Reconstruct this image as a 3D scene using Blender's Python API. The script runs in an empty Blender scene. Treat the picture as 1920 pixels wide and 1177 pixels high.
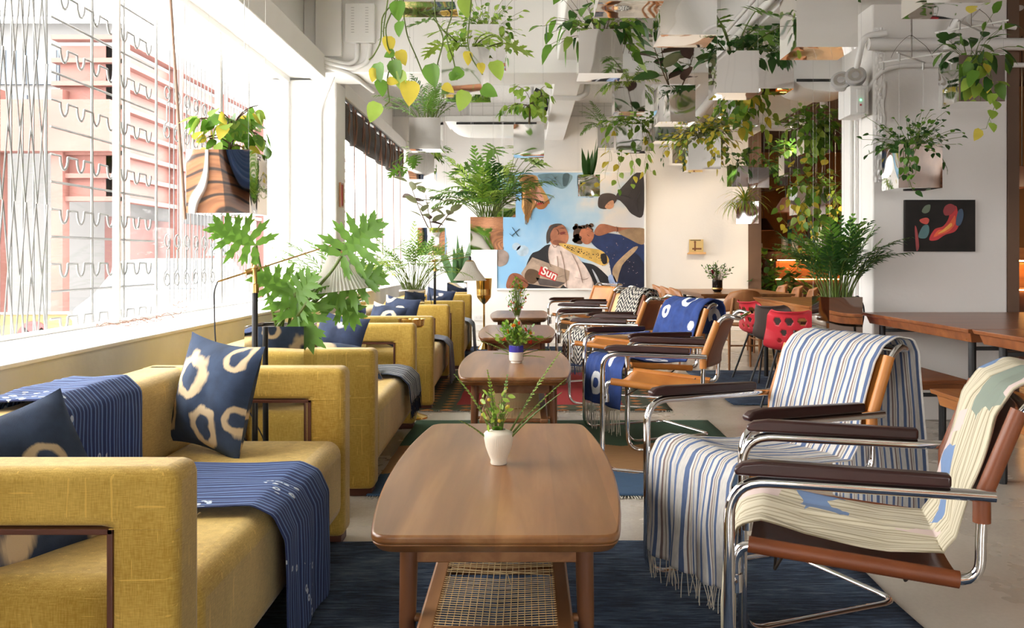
import bpy, bmesh, math, random
from mathutils import Vector, Matrix, noise

# ------------------------------------------------------------------ camera, world, exposure
SC = bpy.context.scene
C = SC.collection
R = math.radians
PI = math.pi
F = 1750.0            # focal length in pixels of the 1920 px frame
VX, VY = 988.0, 485.0 # vanishing point
H = 1.10              # eye height

cam = bpy.data.cameras.new('camera')
cam.sensor_fit = 'HORIZONTAL'; cam.sensor_width = 36.0
cam.lens = 36.0 * F / 1920.0
cam.shift_x = -(VX - 960.0) / 1920.0
cam.shift_y = -(588.5 - VY) / 1920.0
cam.clip_start = 0.05; cam.clip_end = 300
camo = bpy.data.objects.new('camera', cam); C.objects.link(camo)
camo.location = (0, 0, H); camo.rotation_euler = (R(90), 0, 0)
SC.camera = camo

W = bpy.data.worlds.new('sky'); SC.world = W; W.use_nodes = True
bgn = W.node_tree.nodes['Background']
bgn.inputs['Color'].default_value = (1.0, 0.985, 0.96, 1)
bgn.inputs['Strength'].default_value = 6.2

def area(name, loc, rot, sx, sy, power=0, col=(1, 1, 1), portal=False):
    l = bpy.data.lights.new(name, 'AREA'); l.shape = 'RECTANGLE'; l.size = sx; l.size_y = sy
    l.energy = power; l.color = col
    o = bpy.data.objects.new(name, l); C.objects.link(o); o.location = loc; o.rotation_euler = rot
    if portal: l.cycles.is_portal = True
    return o
# sky portals in the window openings (sampling guides for the daylight only)
area('window_portal', (-2.36, 4.65, 1.80), (0, R(-90), 0), 2.1, 8.9, 1, portal=True)
area('window_portal', (-2.36, -4.6, 1.80), (0, R(-90), 0), 2.1, 6.0, 1, portal=True)
area('window_portal', (5.1, -8.05, 1.6), (R(90), 0, 0), 4.4, 2.6, 1, portal=True)
area('window_portal', (-2.36, 11.9, 1.80), (0, R(-90), 0), 2.1, 4.7, 1, portal=True)

sun = bpy.data.lights.new('sun', 'SUN'); sun.energy = .5; sun.angle = R(12); sun.color = (1, .97, .92)
suno = bpy.data.objects.new('sun', sun); C.objects.link(suno); suno.rotation_euler = (R(28), R(20), R(10))

SC.view_settings.view_transform = 'Standard'
SC.view_settings.look = 'None'
SC.view_settings.gamma = 1.0
SC.view_settings.use_curve_mapping = False
SC.view_settings.exposure = 1.0
SC.cycles.max_bounces = 10
SC.cycles.diffuse_bounces = 5
SC.cycles.glossy_bounces = 5
SC.cycles.transparent_max_bounces = 12
SC.cycles.transmission_bounces = 6
SC.cycles.caustics_reflective = False
SC.cycles.caustics_refractive = False
SC.cycles.sample_clamp_indirect = 6.0
SC.cycles.use_denoising = True

def P(px, py, D):
    return Vector(((px - VX) / F * D, D, H - (py - VY) / F * D))

# ------------------------------------------------------------------ materials
def newmat(name):
    m = bpy.data.materials.new(name); m.use_nodes = True
    return m, m.node_tree, m.node_tree.nodes['Principled BSDF']
def c4(c): return (c[0], c[1], c[2], 1)
def srgb(r, g, b):
    f = lambda v: (v / 255) / 12.92 if v / 255 <= .04045 else ((v / 255 + .055) / 1.055) ** 2.4
    return (f(r), f(g), f(b))
def simple(name, col, rough=.5, metal=0, **k):
    m, nt, b = newmat(name)
    b.inputs['Base Color'].default_value = c4(col); b.inputs['Roughness'].default_value = rough
    b.inputs['Metallic'].default_value = metal
    for kk, v in k.items(): b.inputs[kk].default_value = v
    return m
def N(nt, t, **k):
    n = nt.nodes.new(t)
    for kk, v in k.items():
        if hasattr(n, kk): setattr(n, kk, v)
        else: n.inputs[kk].default_value = v
    return n
def L(nt, a, b): nt.links.new(a, b)
def coords(nt, kind='Object', scale=(1, 1, 1), rot=(0, 0, 0)):
    tc = N(nt, 'ShaderNodeTexCoord'); mp = N(nt, 'ShaderNodeMapping')
    mp.inputs['Scale'].default_value = scale; mp.inputs['Rotation'].default_value = rot
    L(nt, tc.outputs[kind], mp.inputs[0]); return mp.outputs[0]
def ramp(nt, fac, stops, interp='LINEAR'):
    r = N(nt, 'ShaderNodeValToRGB'); e = r.color_ramp.elements; r.color_ramp.interpolation = interp
    while len(e) > 1: e.remove(e[-1])
    e[0].position = stops[0][0]; e[0].color = c4(stops[0][1])
    for p, c in stops[1:]:
        x = e.new(p); x.color = c4(c)
    L(nt, fac, r.inputs[0]); return r.outputs[0]
def math_(nt, op, a, b=None, clamp=False):
    n = N(nt, 'ShaderNodeMath'); n.operation = op; n.use_clamp = clamp
    for i, v in enumerate((a, b)):
        if v is None: continue
        if isinstance(v, (int, float)): n.inputs[i].default_value = v
        else: L(nt, v, n.inputs[i])
    return n.outputs[0]
def mix(nt, fac, a, b):
    n = N(nt, 'ShaderNodeMix'); n.data_type = 'RGBA'
    for i, v in ((0, fac), (6, a), (7, b)):
        if isinstance(v, (int, float)): n.inputs[i].default_value = v
        elif isinstance(v, tuple): n.inputs[i].default_value = c4(v)
        else: L(nt, v, n.inputs[i])
    return n.outputs[2]
def bump(nt, b, h, strength=.3, dist=.01):
    n = N(nt, 'ShaderNodeBump'); n.inputs['Strength'].default_value = strength; n.inputs['Distance'].default_value = dist
    L(nt, h, n.inputs['Height']); L(nt, n.outputs[0], b.inputs['Normal']); return n
def noisef(nt, vec, scale, detail=3, rough=.5, dist=0):
    n = N(nt, 'ShaderNodeTexNoise'); n.inputs['Scale'].default_value = scale; n.inputs['Detail'].default_value = detail
    n.inputs['Roughness'].default_value = rough; n.inputs['Distortion'].default_value = dist
    if vec is not None: L(nt, vec, n.inputs['Vector'])
    return n.outputs[0]
def sep(nt, vec):
    s = N(nt, 'ShaderNodeSeparateXYZ'); L(nt, vec, s.inputs[0]); return s.outputs
def noisy(name, c1, c2, scale=4, rough=.6, bs=.2, bd=.01, bscale=40, metal=0, detail=4, stretch=(1, 1, 1)):
    m, nt, b = newmat(name); v = coords(nt, 'Object', stretch)
    L(nt, ramp(nt, noisef(nt, v, scale, detail), [(.3, c1), (.7, c2)]), b.inputs['Base Color'])
    b.inputs['Roughness'].default_value = rough; b.inputs['Metallic'].default_value = metal
    if bs: bump(nt, b, noisef(nt, coords(nt), bscale, 4), bs, bd)
    return m
def wood(name, c1, c2, c3, axis='Y', rough=.35, scale=1.0, plank=0):
    m, nt, b = newmat(name)
    st = {'X': (1.2, 14, 14), 'Y': (14, 1.2, 14), 'Z': (14, 14, 1.2)}[axis]
    st = tuple(s * scale for s in st)
    v = coords(nt, 'Object', st)
    n1 = noisef(nt, v, 1.0, 5, .55, .35)
    col = ramp(nt, n1, [(.15, c1), (.5, c2), (.85, c3)])
    if plank:
        o = coords(nt, 'Object'); s = sep(nt, o)
        i = math_(nt, 'FLOOR', math_(nt, 'MULTIPLY', s[0], 1 / plank))
        w = N(nt, 'ShaderNodeTexWhiteNoise'); w.noise_dimensions = '1D'; L(nt, i, w.inputs['W'])
        hs = N(nt, 'ShaderNodeHueSaturation'); L(nt, col, hs.inputs['Color'])
        L(nt, math_(nt, 'ADD', math_(nt, 'MULTIPLY', w.outputs[0], .35), .82), hs.inputs['Value'])
        col = hs.outputs[0]
    L(nt, col, b.inputs['Base Color']); b.inputs['Roughness'].default_value = rough
    bump(nt, b, n1, .08, .003)
    return m
def fabric(name, c1, c2, weave=900, rough=.9, patch=3.0):
    m, nt, b = newmat(name); v = coords(nt, 'Object')
    n1 = noisef(nt, v, patch, 3)
    vs = coords(nt, 'Object', (1, 1, .10)); n2 = noisef(nt, vs, 420, 2)
    vs2 = coords(nt, 'Object', (.10, .10, 1)); n3 = noisef(nt, vs2, 460, 2)
    f = math_(nt, 'MULTIPLY', math_(nt, 'ADD', n2, n3), .5)
    f = math_(nt, 'ADD', math_(nt, 'MULTIPLY', n1, .4), math_(nt, 'MULTIPLY', f, .6))
    bc_ = ramp(nt, f, [(.36, c1), (.62, c2)])
    sl = noisef(nt, coords(nt, 'Object', (1, 1, .06)), 95, 1); sl2 = noisef(nt, coords(nt, 'Object', (.05, 1, 1)), 110, 1)
    sk_ = math_(nt, 'MAXIMUM', math_(nt, 'GREATER_THAN', sl, .705), math_(nt, 'GREATER_THAN', sl2, .725))
    L(nt, mix(nt, math_(nt, 'MULTIPLY', sk_, .45), bc_, tuple(min(1, x * 1.35) for x in c2)), b.inputs['Base Color'])
    b.inputs['Roughness'].default_value = rough
    b.inputs['Sheen Weight'].default_value = .25
    bump(nt, b, f, .35, .004)
    return m
def leafmat(name, col, vein=None, rough=.4):
    m, nt, b = newmat(name)
    v = coords(nt, 'Object'); n = noisef(nt, v, 9, 3)
    dk = tuple(x * .75 for x in col)
    cc = ramp(nt, n, [(.3, dk), (.7, col)])
    L(nt, cc, b.inputs['Base Color']); b.inputs['Roughness'].default_value = rough
    tr = N(nt, 'ShaderNodeBsdfTranslucent'); L(nt, cc, tr.inputs[0])
    mx = N(nt, 'ShaderNodeMixShader'); mx.inputs[0].default_value = .42
    out = nt.nodes['Material Output']
    L(nt, b.outputs[0], mx.inputs[1]); L(nt, tr.outputs[0], mx.inputs[2]); L(nt, mx.outputs[0], out.inputs[0])
    return m
def glassmat(name='window_glass', tint=(1, 1, 1), refl=.03):
    m, nt, b = newmat(name); nt.nodes.remove(b)
    t = N(nt, 'ShaderNodeBsdfTransparent'); t.inputs[0].default_value = c4(tint)
    g = N(nt, 'ShaderNodeBsdfGlossy'); g.inputs['Roughness'].default_value = .02
    mx = N(nt, 'ShaderNodeMixShader'); mx.inputs[0].default_value = refl
    L(nt, t.outputs[0], mx.inputs[1]); L(nt, g.outputs[0], mx.inputs[2]); L(nt, mx.outputs[0], nt.nodes['Material Output'].inputs[0])
    return m
def emit(name, col, s):
    m, nt, b = newmat(name)
    b.inputs['Base Color'].default_value = c4(col)
    b.inputs['Emission Color'].default_value = c4(col); b.inputs['Emission Strength'].default_value = s
    return m
def mirrormat(name, seed, wav=1.0, scale=2.2, tint=(.90, .90, .89)):
    m, nt, b = newmat(name); b.inputs['Base Color'].default_value = c4(tint)
    b.inputs['Metallic'].default_value = 1; b.inputs['Roughness'].default_value = .03
    tc = N(nt, 'ShaderNodeTexCoord'); oi = N(nt, 'ShaderNodeObjectInfo')
    ad = N(nt, 'ShaderNodeVectorMath'); ad.operation = 'ADD'
    L(nt, tc.outputs['Object'], ad.inputs[0])
    sc_ = N(nt, 'ShaderNodeVectorMath'); sc_.operation = 'SCALE'; L(nt, oi.outputs['Location'], sc_.inputs[0]); sc_.inputs[3].default_value = 3.7 + seed
    L(nt, sc_.outputs[0], ad.inputs[1])
    n = noisef(nt, ad.outputs[0], scale, .4)
    bump(nt, b, n, .75 * wav, .055)
    return m

def rings(nt, vec, lst, wob=.03, wscale=9):
    """mask of hand-dyed rings: lst of (u, v, r, w) in metres of the cloth"""
    nz = N(nt, 'ShaderNodeTexNoise'); nz.inputs['Scale'].default_value = wscale; L(nt, vec, nz.inputs['Vector'])
    sb = N(nt, 'ShaderNodeVectorMath'); sb.operation = 'SUBTRACT'; L(nt, nz.outputs['Color'], sb.inputs[0]); sb.inputs[1].default_value = (.5, .5, .5)
    sl = N(nt, 'ShaderNodeVectorMath'); sl.operation = 'SCALE'; L(nt, sb.outputs[0], sl.inputs[0]); sl.inputs[3].default_value = wob * 2
    ad = N(nt, 'ShaderNodeVectorMath'); ad.operation = 'ADD'; L(nt, vec, ad.inputs[0]); L(nt, sl.outputs[0], ad.inputs[1])
    acc = None
    for (u, v, r, w) in lst:
        d = N(nt, 'ShaderNodeVectorMath'); d.operation = 'DISTANCE'; L(nt, ad.outputs[0], d.inputs[0]); d.inputs[1].default_value = (u, v, 0)
        a = math_(nt, 'ABSOLUTE', math_(nt, 'SUBTRACT', d.outputs['Value'], r))
        k = math_(nt, 'SUBTRACT', 1.0, math_(nt, 'MULTIPLY', a, 1 / w), True)
        acc = k if acc is None else math_(nt, 'MAXIMUM', acc, k)
    return acc
def uvvec(nt):
    t = N(nt, 'ShaderNodeTexCoord'); return t.outputs['UV']
def shibori(name, base, base2, mark, lst, wob=.03, soft=(.25, .5), wscale=9):
    m, nt, b = newmat(name); uv = uvvec(nt)
    f = rings(nt, uv, lst, wob, wscale)
    st = noisef(nt, coords(nt, 'UV', (1, .1, 1)), 160, 2)
    f = math_(nt, 'ADD', f, math_(nt, 'MULTIPLY', math_(nt, 'SUBTRACT', st, .5), .35))
    bc = ramp(nt, noisef(nt, uv, 14, 3), [(.3, base), (.7, base2)])
    k = ramp(nt, f, [(soft[0], (0, 0, 0)), (soft[1], (1, 1, 1))])
    L(nt, mix(nt, k, bc, mark), b.inputs['Base Color'])
    b.inputs['Roughness'].default_value = .92
    bump(nt, b, noisef(nt, uv, 350, 2), .3, .003)
    return m
def striped(name, period, stops, rough=.9, noise_amt=.0, axis=0, extra=None):
    """stops: list of (pos 0..1, colour) repeated across the cloth width"""
    m, nt, b = newmat(name); uv = uvvec(nt); s = sep(nt, uv)
    x = s[axis]
    if noise_amt: x = math_(nt, 'ADD', x, math_(nt, 'MULTIPLY', math_(nt, 'SUBTRACT', noisef(nt, uv, 8, 2), .5), noise_amt))
    f = math_(nt, 'FRACT', math_(nt, 'MULTIPLY', x, 1 / period))
    col = ramp(nt, f, stops, 'CONSTANT')
    if extra: col = extra(nt, uv, col)
    hs = N(nt, 'ShaderNodeHueSaturation'); L(nt, col, hs.inputs['Color'])
    L(nt, math_(nt, 'ADD', math_(nt, 'MULTIPLY', noisef(nt, coords(nt, 'UV', (1, .15, 1)), 240, 2), .5), .75), hs.inputs['Value'])
    L(nt, hs.outputs[0], b.inputs['Base Color']); b.inputs['Roughness'].default_value = rough
    bump(nt, b, noisef(nt, uv, 500, 2), .25, .003)
    return m

M = {}
M['wall'] = noisy('white_painted_plaster', (.79, .765, .735), (.84, .815, .785), 1.2, .7, .25, .006, 30)
M['wall_white'] = noisy('bright_white_paint', (.84, .83, .81), (.88, .87, .85), 1.5, .6, .18, .006, 26)
M['sillwall'] = noisy('cream_parapet_plaster', srgb(206, 207, 208), srgb(232, 232, 230), 2.0, .75, .3, .006, 34)
M['ceil'] = noisy('sprayed_white_ceiling', (.70, .69, .67), (.80, .79, .77), 30, .9, .7, .012, 70)
M['beam'] = noisy('white_beam_paint', (.80, .785, .76), (.85, .835, .81), 1.4, .6, .2, .006, 20)
M['taupe'] = noisy('taupe_brown_paint', srgb(92, 70, 56), srgb(110, 84, 66), 1.4, .7, .15, .006, 20)
M['mustard'] = noisy('mustard_brown_wall', srgb(120, 72, 22), srgb(146, 92, 30), 1.0, .7, .1, .006, 20)
M['darkwall'] = noisy('dark_brown_panelling', srgb(48, 26, 18), srgb(70, 38, 24), 1.5, .5, .1, .004, 20)
def concrete():
    m, nt, b = newmat('polished_concrete'); v = coords(nt)
    n1 = noisef(nt, v, 1.1, 5, .6); n2 = noisef(nt, v, 60, 4, .7)
    f = math_(nt, 'ADD', math_(nt, 'MULTIPLY', n1, .7), math_(nt, 'MULTIPLY', n2, .3))
    L(nt, ramp(nt, f, [(.3, srgb(172, 162, 148)), (.5, srgb(196, 187, 173)), (.7, srgb(212, 204, 190))]), b.inputs['Base Color'])
    L(nt, ramp(nt, n1, [(.3, (.2, .2, .2)), (.7, (.34, .34, .34))]), b.inputs['Roughness'])
    bump(nt, b, n2, .04, .002)
    return m
M['concrete'] = concrete()
M['asphalt'] = noisy('pale_paving', (.50, .50, .49), (.58, .57, .56), 2, .9, .2, .01, 30)  # pale tone kept so bounced light brightens the ceilings
M['sofa'] = fabric('mustard_slub_fabric', srgb(172, 135, 42), srgb(218, 183, 90))
M['walnut'] = wood('walnut_oiled', srgb(96, 58, 30), srgb(142, 96, 56), srgb(180, 134, 86), 'Y', .30, .8, .148)
M['walnut_top'] = M['walnut']
M['walnut_leg'] = wood('walnut_leg', srgb(74, 44, 28), srgb(104, 66, 42), srgb(128, 88, 58), 'Z', .3)
M['walnut_y'] = wood('walnut_rail', srgb(88, 54, 30), srgb(138, 94, 58), srgb(172, 126, 82), 'Y', .35)
M['trim'] = simple('dark_walnut_edge', srgb(92, 50, 34), .45)
M['teak_x'] = wood('teak_tabletop', srgb(92, 48, 26), srgb(140, 82, 46), srgb(172, 112, 66), 'X', .28)
M['teak'] = wood('teak_bright', srgb(112, 62, 26), srgb(168, 104, 50), srgb(204, 144, 82), 'Y', .35)
M['ply'] = wood('bent_ply', srgb(140, 88, 52), srgb(172, 116, 72), srgb(196, 142, 92), 'Z', .4)
M['darkwood'] = wood('armrest_dark_wood', srgb(28, 14, 12), srgb(52, 28, 26), srgb(74, 42, 38), 'X', .3)
M['chrome'] = simple('polished_chrome', (.80, .80, .81), .06, 1)
M['steelwire'] = simple('thin_steel_wire', (.5, .49, .47), .5, .6)
M['leather'] = noisy('tan_leather', srgb(176, 104, 40), srgb(206, 138, 66), 5, .42, .15, .003, 120)
M['leather_b'] = noisy('brown_leather', srgb(110, 56, 26), srgb(134, 72, 36), 5, .45, .15, .003, 120)
M['leather_p'] = noisy('pale_tan_leather', srgb(204, 150, 92), srgb(228, 184, 128), 4, .42, .12, .003, 120)
M['strap'] = simple('dark_strap', srgb(60, 48, 36), .6)
M['black'] = simple('black_powder_coat', (.012, .012, .013), .4)
M['rubber'] = simple('black_cable_rubber', (.02, .02, .022), .6)
M['brass'] = simple('polished_brass', srgb(232, 196, 120), .2, 1)
M['brass_m'] = simple('satin_brass', srgb(206, 170, 110), .32, 1)
M['ceramic'] = simple('matte_cream_ceramic', srgb(224, 214, 196), .55)
M['cer_white'] = simple('white_glaze', srgb(232, 226, 216), .25)
M['cer_blue'] = simple('cobalt_glaze', srgb(62, 58, 158), .2)
M['cer_dark'] = simple('dark_smoky_glass', srgb(30, 24, 22), .08)
M['red'] = simple('coral_red_plastic', srgb(214, 52, 66), .35)
M['greyseat'] = simple('grey_brown_plastic', srgb(74, 64, 60), .3)
M['maroon'] = simple('maroon_pad', srgb(92, 36, 36), .5)
M['soil'] = noisy('potting_soil', (.03, .02, .014), (.07, .05, .035), 40, 1, .8, .02, 90)
M['glass'] = glassmat()
M['rattan'] = simple('cane_webbing', srgb(206, 178, 130), .6)
M['white_pl'] = simple('white_plastic', (.78, .77, .75), .4)
M['white_m'] = simple('white_metal', (.76, .75, .73), .35)
M['greyvent'] = simple('grey_slots', (.45, .44, .43), .5)
M['dark'] = simple('dark_slot', (.03, .03, .03), .7)
M['terracotta'] = noisy('pink_red_painted_steel', srgb(114, 74, 67), srgb(126, 84, 76), 1, .7, 0)
M['terra_dk'] = simple('deep_red_frame', srgb(96, 64, 60), .7)
M['grille'] = simple('grey_grille_paint', srgb(126, 126, 124), .6)
M['roofing'] = noisy('pale_roof_sheet', (.11, .11, .11), (.14, .14, .14), 3, .8, 0)
M['outwhite'] = simple('grey_render', (.18, .18, .178), .8)
M['blueglass'] = simple('bluish_window_panes', srgb(82, 92, 104), .2)
for k, s in (('mirror', 0.0), ('mirror2', 1.3), ('mirror3', 2.9)):
    M[k] = mirrormat('mirror_steel_' + str(k[6:] or 'a'), s, {'mirror': .45, 'mirror2': 1.15, 'mirror3': .75}[k])
M['mirror_flat'] = mirrormat('flat_mirror_steel', 5, .30, 2.2, (.82, .82, .81))
G = {
 'g': leafmat('leaf_green', srgb(112, 160, 58)), 'l': leafmat('leaf_light_green', srgb(168, 200, 84)),
 'y': leafmat('leaf_yellow', srgb(234, 216, 84)), 'd': leafmat('leaf_dark_green', srgb(66, 108, 50)),
 'o': leafmat('leaf_olive_underside', srgb(140, 144, 106)), 'b': leafmat('leaf_bronze', srgb(96, 76, 70)),
 's': leafmat('leaf_snake', srgb(92, 128, 84)), 'v': leafmat('stem_green', srgb(120, 140, 66)),
 'k': leafmat('bark_brown', srgb(110, 90, 62)), 'r': leafmat('petal_red', srgb(220, 70, 44)), 'p': leafmat('petal_orange', srgb(240, 150, 50)),
 'm': leafmat('petal_maroon', srgb(130, 30, 50)), 'c': leafmat('petal_cream', srgb(230, 220, 150)),
}

# ------------------------------------------------------------------ mesh builder
class MB:
    def __init__(s): s.v = []; s.f = []; s.m = []; s.uv = {}
    def add(s, verts, faces, mi=0, uvs=None):
        o = len(s.v); s.v += [tuple(p) for p in verts]
        for f in faces: s.f.append(tuple(i + o for i in f)); s.m.append(mi)
        if uvs:
            for i, q in enumerate(uvs): s.uv[o + i] = q
        return s
    def box(s, x0, x1, y0, y1, z0, z1, mi=0, mat=None):
        v = [Vector((x, y, z)) for z in (z0, z1) for y in (y0, y1) for x in (x0, x1)]
        if mat is not None: v = [mat @ p for p in v]
        return s.add(v, [(0, 2, 3, 1), (4, 5, 7, 6), (0, 1, 5, 4), (2, 6, 7, 3), (0, 4, 6, 2), (1, 3, 7, 5)], mi)
    def tube(s, pts, r, n=10, mi=0, closed=False, caps=True, flat=1.0):
        pts = [Vector(p) for p in pts]; m = len(pts)
        if m < 2: return s
        rr = r if isinstance(r, (list, tuple)) else [r] * m
        t0 = (pts[1] - pts[0]).normalized()
        up = Vector((0, 0, 1)) if abs(t0.z) < .9 else Vector((1, 0, 0))
        nrm = t0.cross(up).normalized(); prev = t0; vs = []
        for i, p in enumerate(pts):
            if closed: t = (pts[(i + 1) % m] - pts[i - 1]).normalized()
            elif i == 0: t = t0
            elif i == m - 1: t = (pts[i] - pts[i - 1]).normalized()
            else: t = ((pts[i + 1] - p).normalized() + (p - pts[i - 1]).normalized()).normalized()
            if t.length < .5: t = prev
            ax = prev.cross(t)
            if ax.length > 1e-6:
                nrm = Matrix.Rotation(prev.angle(t), 3, ax.normalized()) @ nrm
            nrm = (nrm - t * nrm.dot(t)).normalized(); bi = t.cross(nrm); prev = t
            for k in range(n):
                a = 2 * PI * k / n
                vs.append(p + (nrm * math.cos(a) + bi * math.sin(a) * flat) * rr[i])
        fs = []
        for i in range(m if closed else m - 1):
            j = (i + 1) % m
            for k in range(n):
                fs.append((i * n + k, i * n + (k + 1) % n, j * n + (k + 1) % n, j * n + k))
        if caps and not closed: fs += [tuple(reversed(range(n))), tuple((m - 1) * n + k for k in range(n))]
        return s.add(vs, fs, mi)
    def lathe(s, prof, c=(0, 0, 0), n=28, mi=0, mat=None, ripple=0, rn=0):
        vs = []; m = len(prof)
        for (r, z) in prof:
            for k in range(n):
                a = 2 * PI * k / n; q = r * (1 + (ripple * math.cos(rn * a) if ripple else 0))
                p = Vector((q * math.cos(a), q * math.sin(a), z))
                if mat is not None: p = mat @ p
                vs.append(p + Vector(c))
        fs = [(i * n + k, i * n + (k + 1) % n, (i + 1) * n + (k + 1) % n, (i + 1) * n + k) for i in range(m - 1) for k in range(n)]
        if prof[0][0] > 1e-5: fs.append(tuple(reversed(range(n))))
        if prof[-1][0] > 1e-5: fs.append(tuple((m - 1) * n + k for k in range(n)))
        return s.add(vs, fs, mi)
    def prism(s, pts, z0, z1, mi=0, mat=None, inset_top=0, inset_bot=0):
        n = len(pts); c = Vector((sum(p[0] for p in pts) / n, sum(p[1] for p in pts) / n))
        def q(p, k):
            d = Vector((p[0] - c.x, p[1] - c.y)); l = max(d.length, 1e-6)
            return (c.x + d.x * (l - k) / l, c.y + d.y * (l - k) / l)
        vs = [Vector((*q(p, inset_bot), z0)) for p in pts] + [Vector((*q(p, inset_top), z1)) for p in pts]
        if mat is not None: vs = [mat @ v for v in vs]
        return s.add(vs, [tuple(reversed(range(n))), tuple(range(n, 2 * n))] + [(i, (i + 1) % n, n + (i + 1) % n, n + i) for i in range(n)], mi)
    def grid(s, fn, nu, nv, mi=0, uvf=None):
        vs = []; uv = []
        for j in range(nv + 1):
            for i in range(nu + 1):
                vs.append(fn(i / nu, j / nv)); uv.append(uvf(i / nu, j / nv) if uvf else (i / nu, j / nv))
        return s.add(vs, [(j * (nu + 1) + i, j * (nu + 1) + i + 1, (j + 1) * (nu + 1) + i + 1, (j + 1) * (nu + 1) + i) for j in range(nv) for i in range(nu)], mi, uv)
    def build(s, name, mats, parent=None, bevel=0, seg=2, solid=0, smooth=True, ang=40, sub=0):
        me = bpy.data.meshes.new(name); me.from_pydata(s.v, [], s.f)
        if not isinstance(mats, (list, tuple)): mats = [mats]
        for m in mats: me.materials.append(m)
        if len(mats) > 1: me.polygons.foreach_set('material_index', s.m)
        if s.uv:
            ul = me.uv_layers.new(name='uv'); d = [0.0] * (2 * len(me.loops))
            for li, l in enumerate(me.loops):
                q = s.uv.get(l.vertex_index, (0, 0)); d[2 * li] = q[0]; d[2 * li + 1] = q[1]
            ul.data.foreach_set('uv', d)
        me.validate(); me.update()
        if smooth:
            me.shade_smooth()
            if not sub: me.set_sharp_from_angle(angle=R(ang))
        o = bpy.data.objects.new(name, me); C.objects.link(o)
        if parent is not None: o.parent = parent
        if solid:
            q = o.modifiers.new('solid', 'SOLIDIFY'); q.thickness = solid; q.offset = 0
        if bevel:
            q = o.modifiers.new('bevel', 'BEVEL'); q.width = bevel; q.segments = seg; q.limit_method = 'ANGLE'; q.angle_limit = R(35)
            q.harden_normals = False
        if sub:
            q = o.modifiers.new('sub', 'SUBSURF'); q.levels = sub; q.render_levels = sub
        return o

def tag(o, label=None, cat=None, group=None, kind=None):
    if label: o['label'] = label
    if cat: o['category'] = cat
    if group: o['group'] = group
    if kind: o['kind'] = kind
    return o
def thing(name, label, cat, loc=(0, 0, 0), rz=0, group=None):
    o = bpy.data.objects.new(name, None); C.objects.link(o); o.empty_display_size = .1
    o.location = loc; o.rotation_euler = (0, 0, rz)
    return tag(o, label, cat, group)
def struct(name, mb, mat, **k):
    o = mb.build(name, mat, **k); o['kind'] = 'structure'; return o
def dup(root, loc=None, rz=None, label=None, group=None):
    r = root.copy(); C.objects.link(r)
    if loc is not None: r.location = loc
    if rz is not None: r.rotation_euler = (0, 0, rz)
    if label: r['label'] = label
    if group: r['group'] = group
    for ch in [c for c in root.children]:
        c = ch.copy(); C.objects.link(c); c.parent = r
        for g in [x for x in ch.children]:
            d = g.copy(); C.objects.link(d); d.parent = c
    return r
def rpath(pts, r, n=6):
    """polyline with rounded corners; r scalar or per-point list"""
    pts = [Vector(p) for p in pts]; out = [pts[0]]
    for i in range(1, len(pts) - 1):
        a, b, c = pts[i - 1], pts[i], pts[i + 1]; q = r[i] if isinstance(r, (list, tuple)) else r
        q = min(q, (a - b).length * .49, (c - b).length * .49)
        p0 = b + (a - b).normalized() * q; p1 = b + (c - b).normalized() * q
        for k in range(n + 1):
            t = k / n; out.append(p0 * (1 - t) ** 2 + b * 2 * t * (1 - t) + p1 * t * t)
    out.append(pts[-1]); return out
def resample(pts, n):
    pts = [Vector(p) for p in pts]; d = [0]
    for a, b in zip(pts, pts[1:]): d.append(d[-1] + (b - a).length)
    T = d[-1]; out = []; i = 0
    for k in range(n + 1):
        t = T * k / n
        while i < len(d) - 2 and d[i + 1] < t: i += 1
        u = (t - d[i]) / max(d[i + 1] - d[i], 1e-9); out.append(pts[i].lerp(pts[i + 1], min(1, max(0, u))))
    return out, T
# ------------------------------------------------------------------ the room shell
YB = 14.30                       # back wall
struct('floor', MB().box(-2.5, 7.6, -8.2, 18.2, -.1, 0), M['concrete'], smooth=False)
struct('ceiling', MB().box(-2.6, 2.57, -8.2, YB + .2, 3.5, 3.6), M['ceil'], smooth=False)
struct('ceiling_right', MB().box(2.57, 3.33, -8.2, YB + .2, 2.92, 3.6), M['beam'], smooth=False)
struct('ceiling_bar', MB().box(3.33, 7.6, -8.2, 18.2, 3.15, 3.6), M['taupe'], smooth=False)
struct('wall_left', MB().box(-2.6, -1.80, -8.2, YB, 0, .72), M['sillwall'], bevel=.012)
struct('trim_1', MB().box(-2.42, -1.79, -8.2, YB, .72, .736), M['wall_white'], bevel=.004)
struct('wall_left_upper', MB().box(-2.6, -2.06, -8.2, YB, 2.87, 3.5), M['beam'], smooth=False)
struct('beam_window', MB().box(-2.06, -1.85, -8.2, 8.58, 2.76, 2.97).box(-2.06, -1.85, 9.5, YB, 2.75, 2.90), M['beam'], bevel=.008)
struct('column_window', MB().box(-2.56, -1.85, 9.06, 9.52, .72, 2.84), M['wall_white'], bevel=.02)
struct('beam_cross', MB().box(-2.06, 2.57, 8.60, 9.15, 2.81, 3.5), M['beam'], bevel=.01)
struct('beam_middle', MB().box(.28, .56, -8.2, 8.6, 2.93, 3.5).box(.28, .56, 9.15, YB, 2.91, 3.5), M['beam'], bevel=.01)
struct('beam_right', MB().box(1.72, 2.57, -8.2, 8.6, 2.83, 3.5).box(1.72, 2.57, 9.15, YB, 2.83, 3.5), M['beam'], bevel=.01)
struct('wall_back', MB().box(-2.6, 3.39, YB, YB + .2, 0, 3.27), M['wall'], smooth=False)
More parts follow.
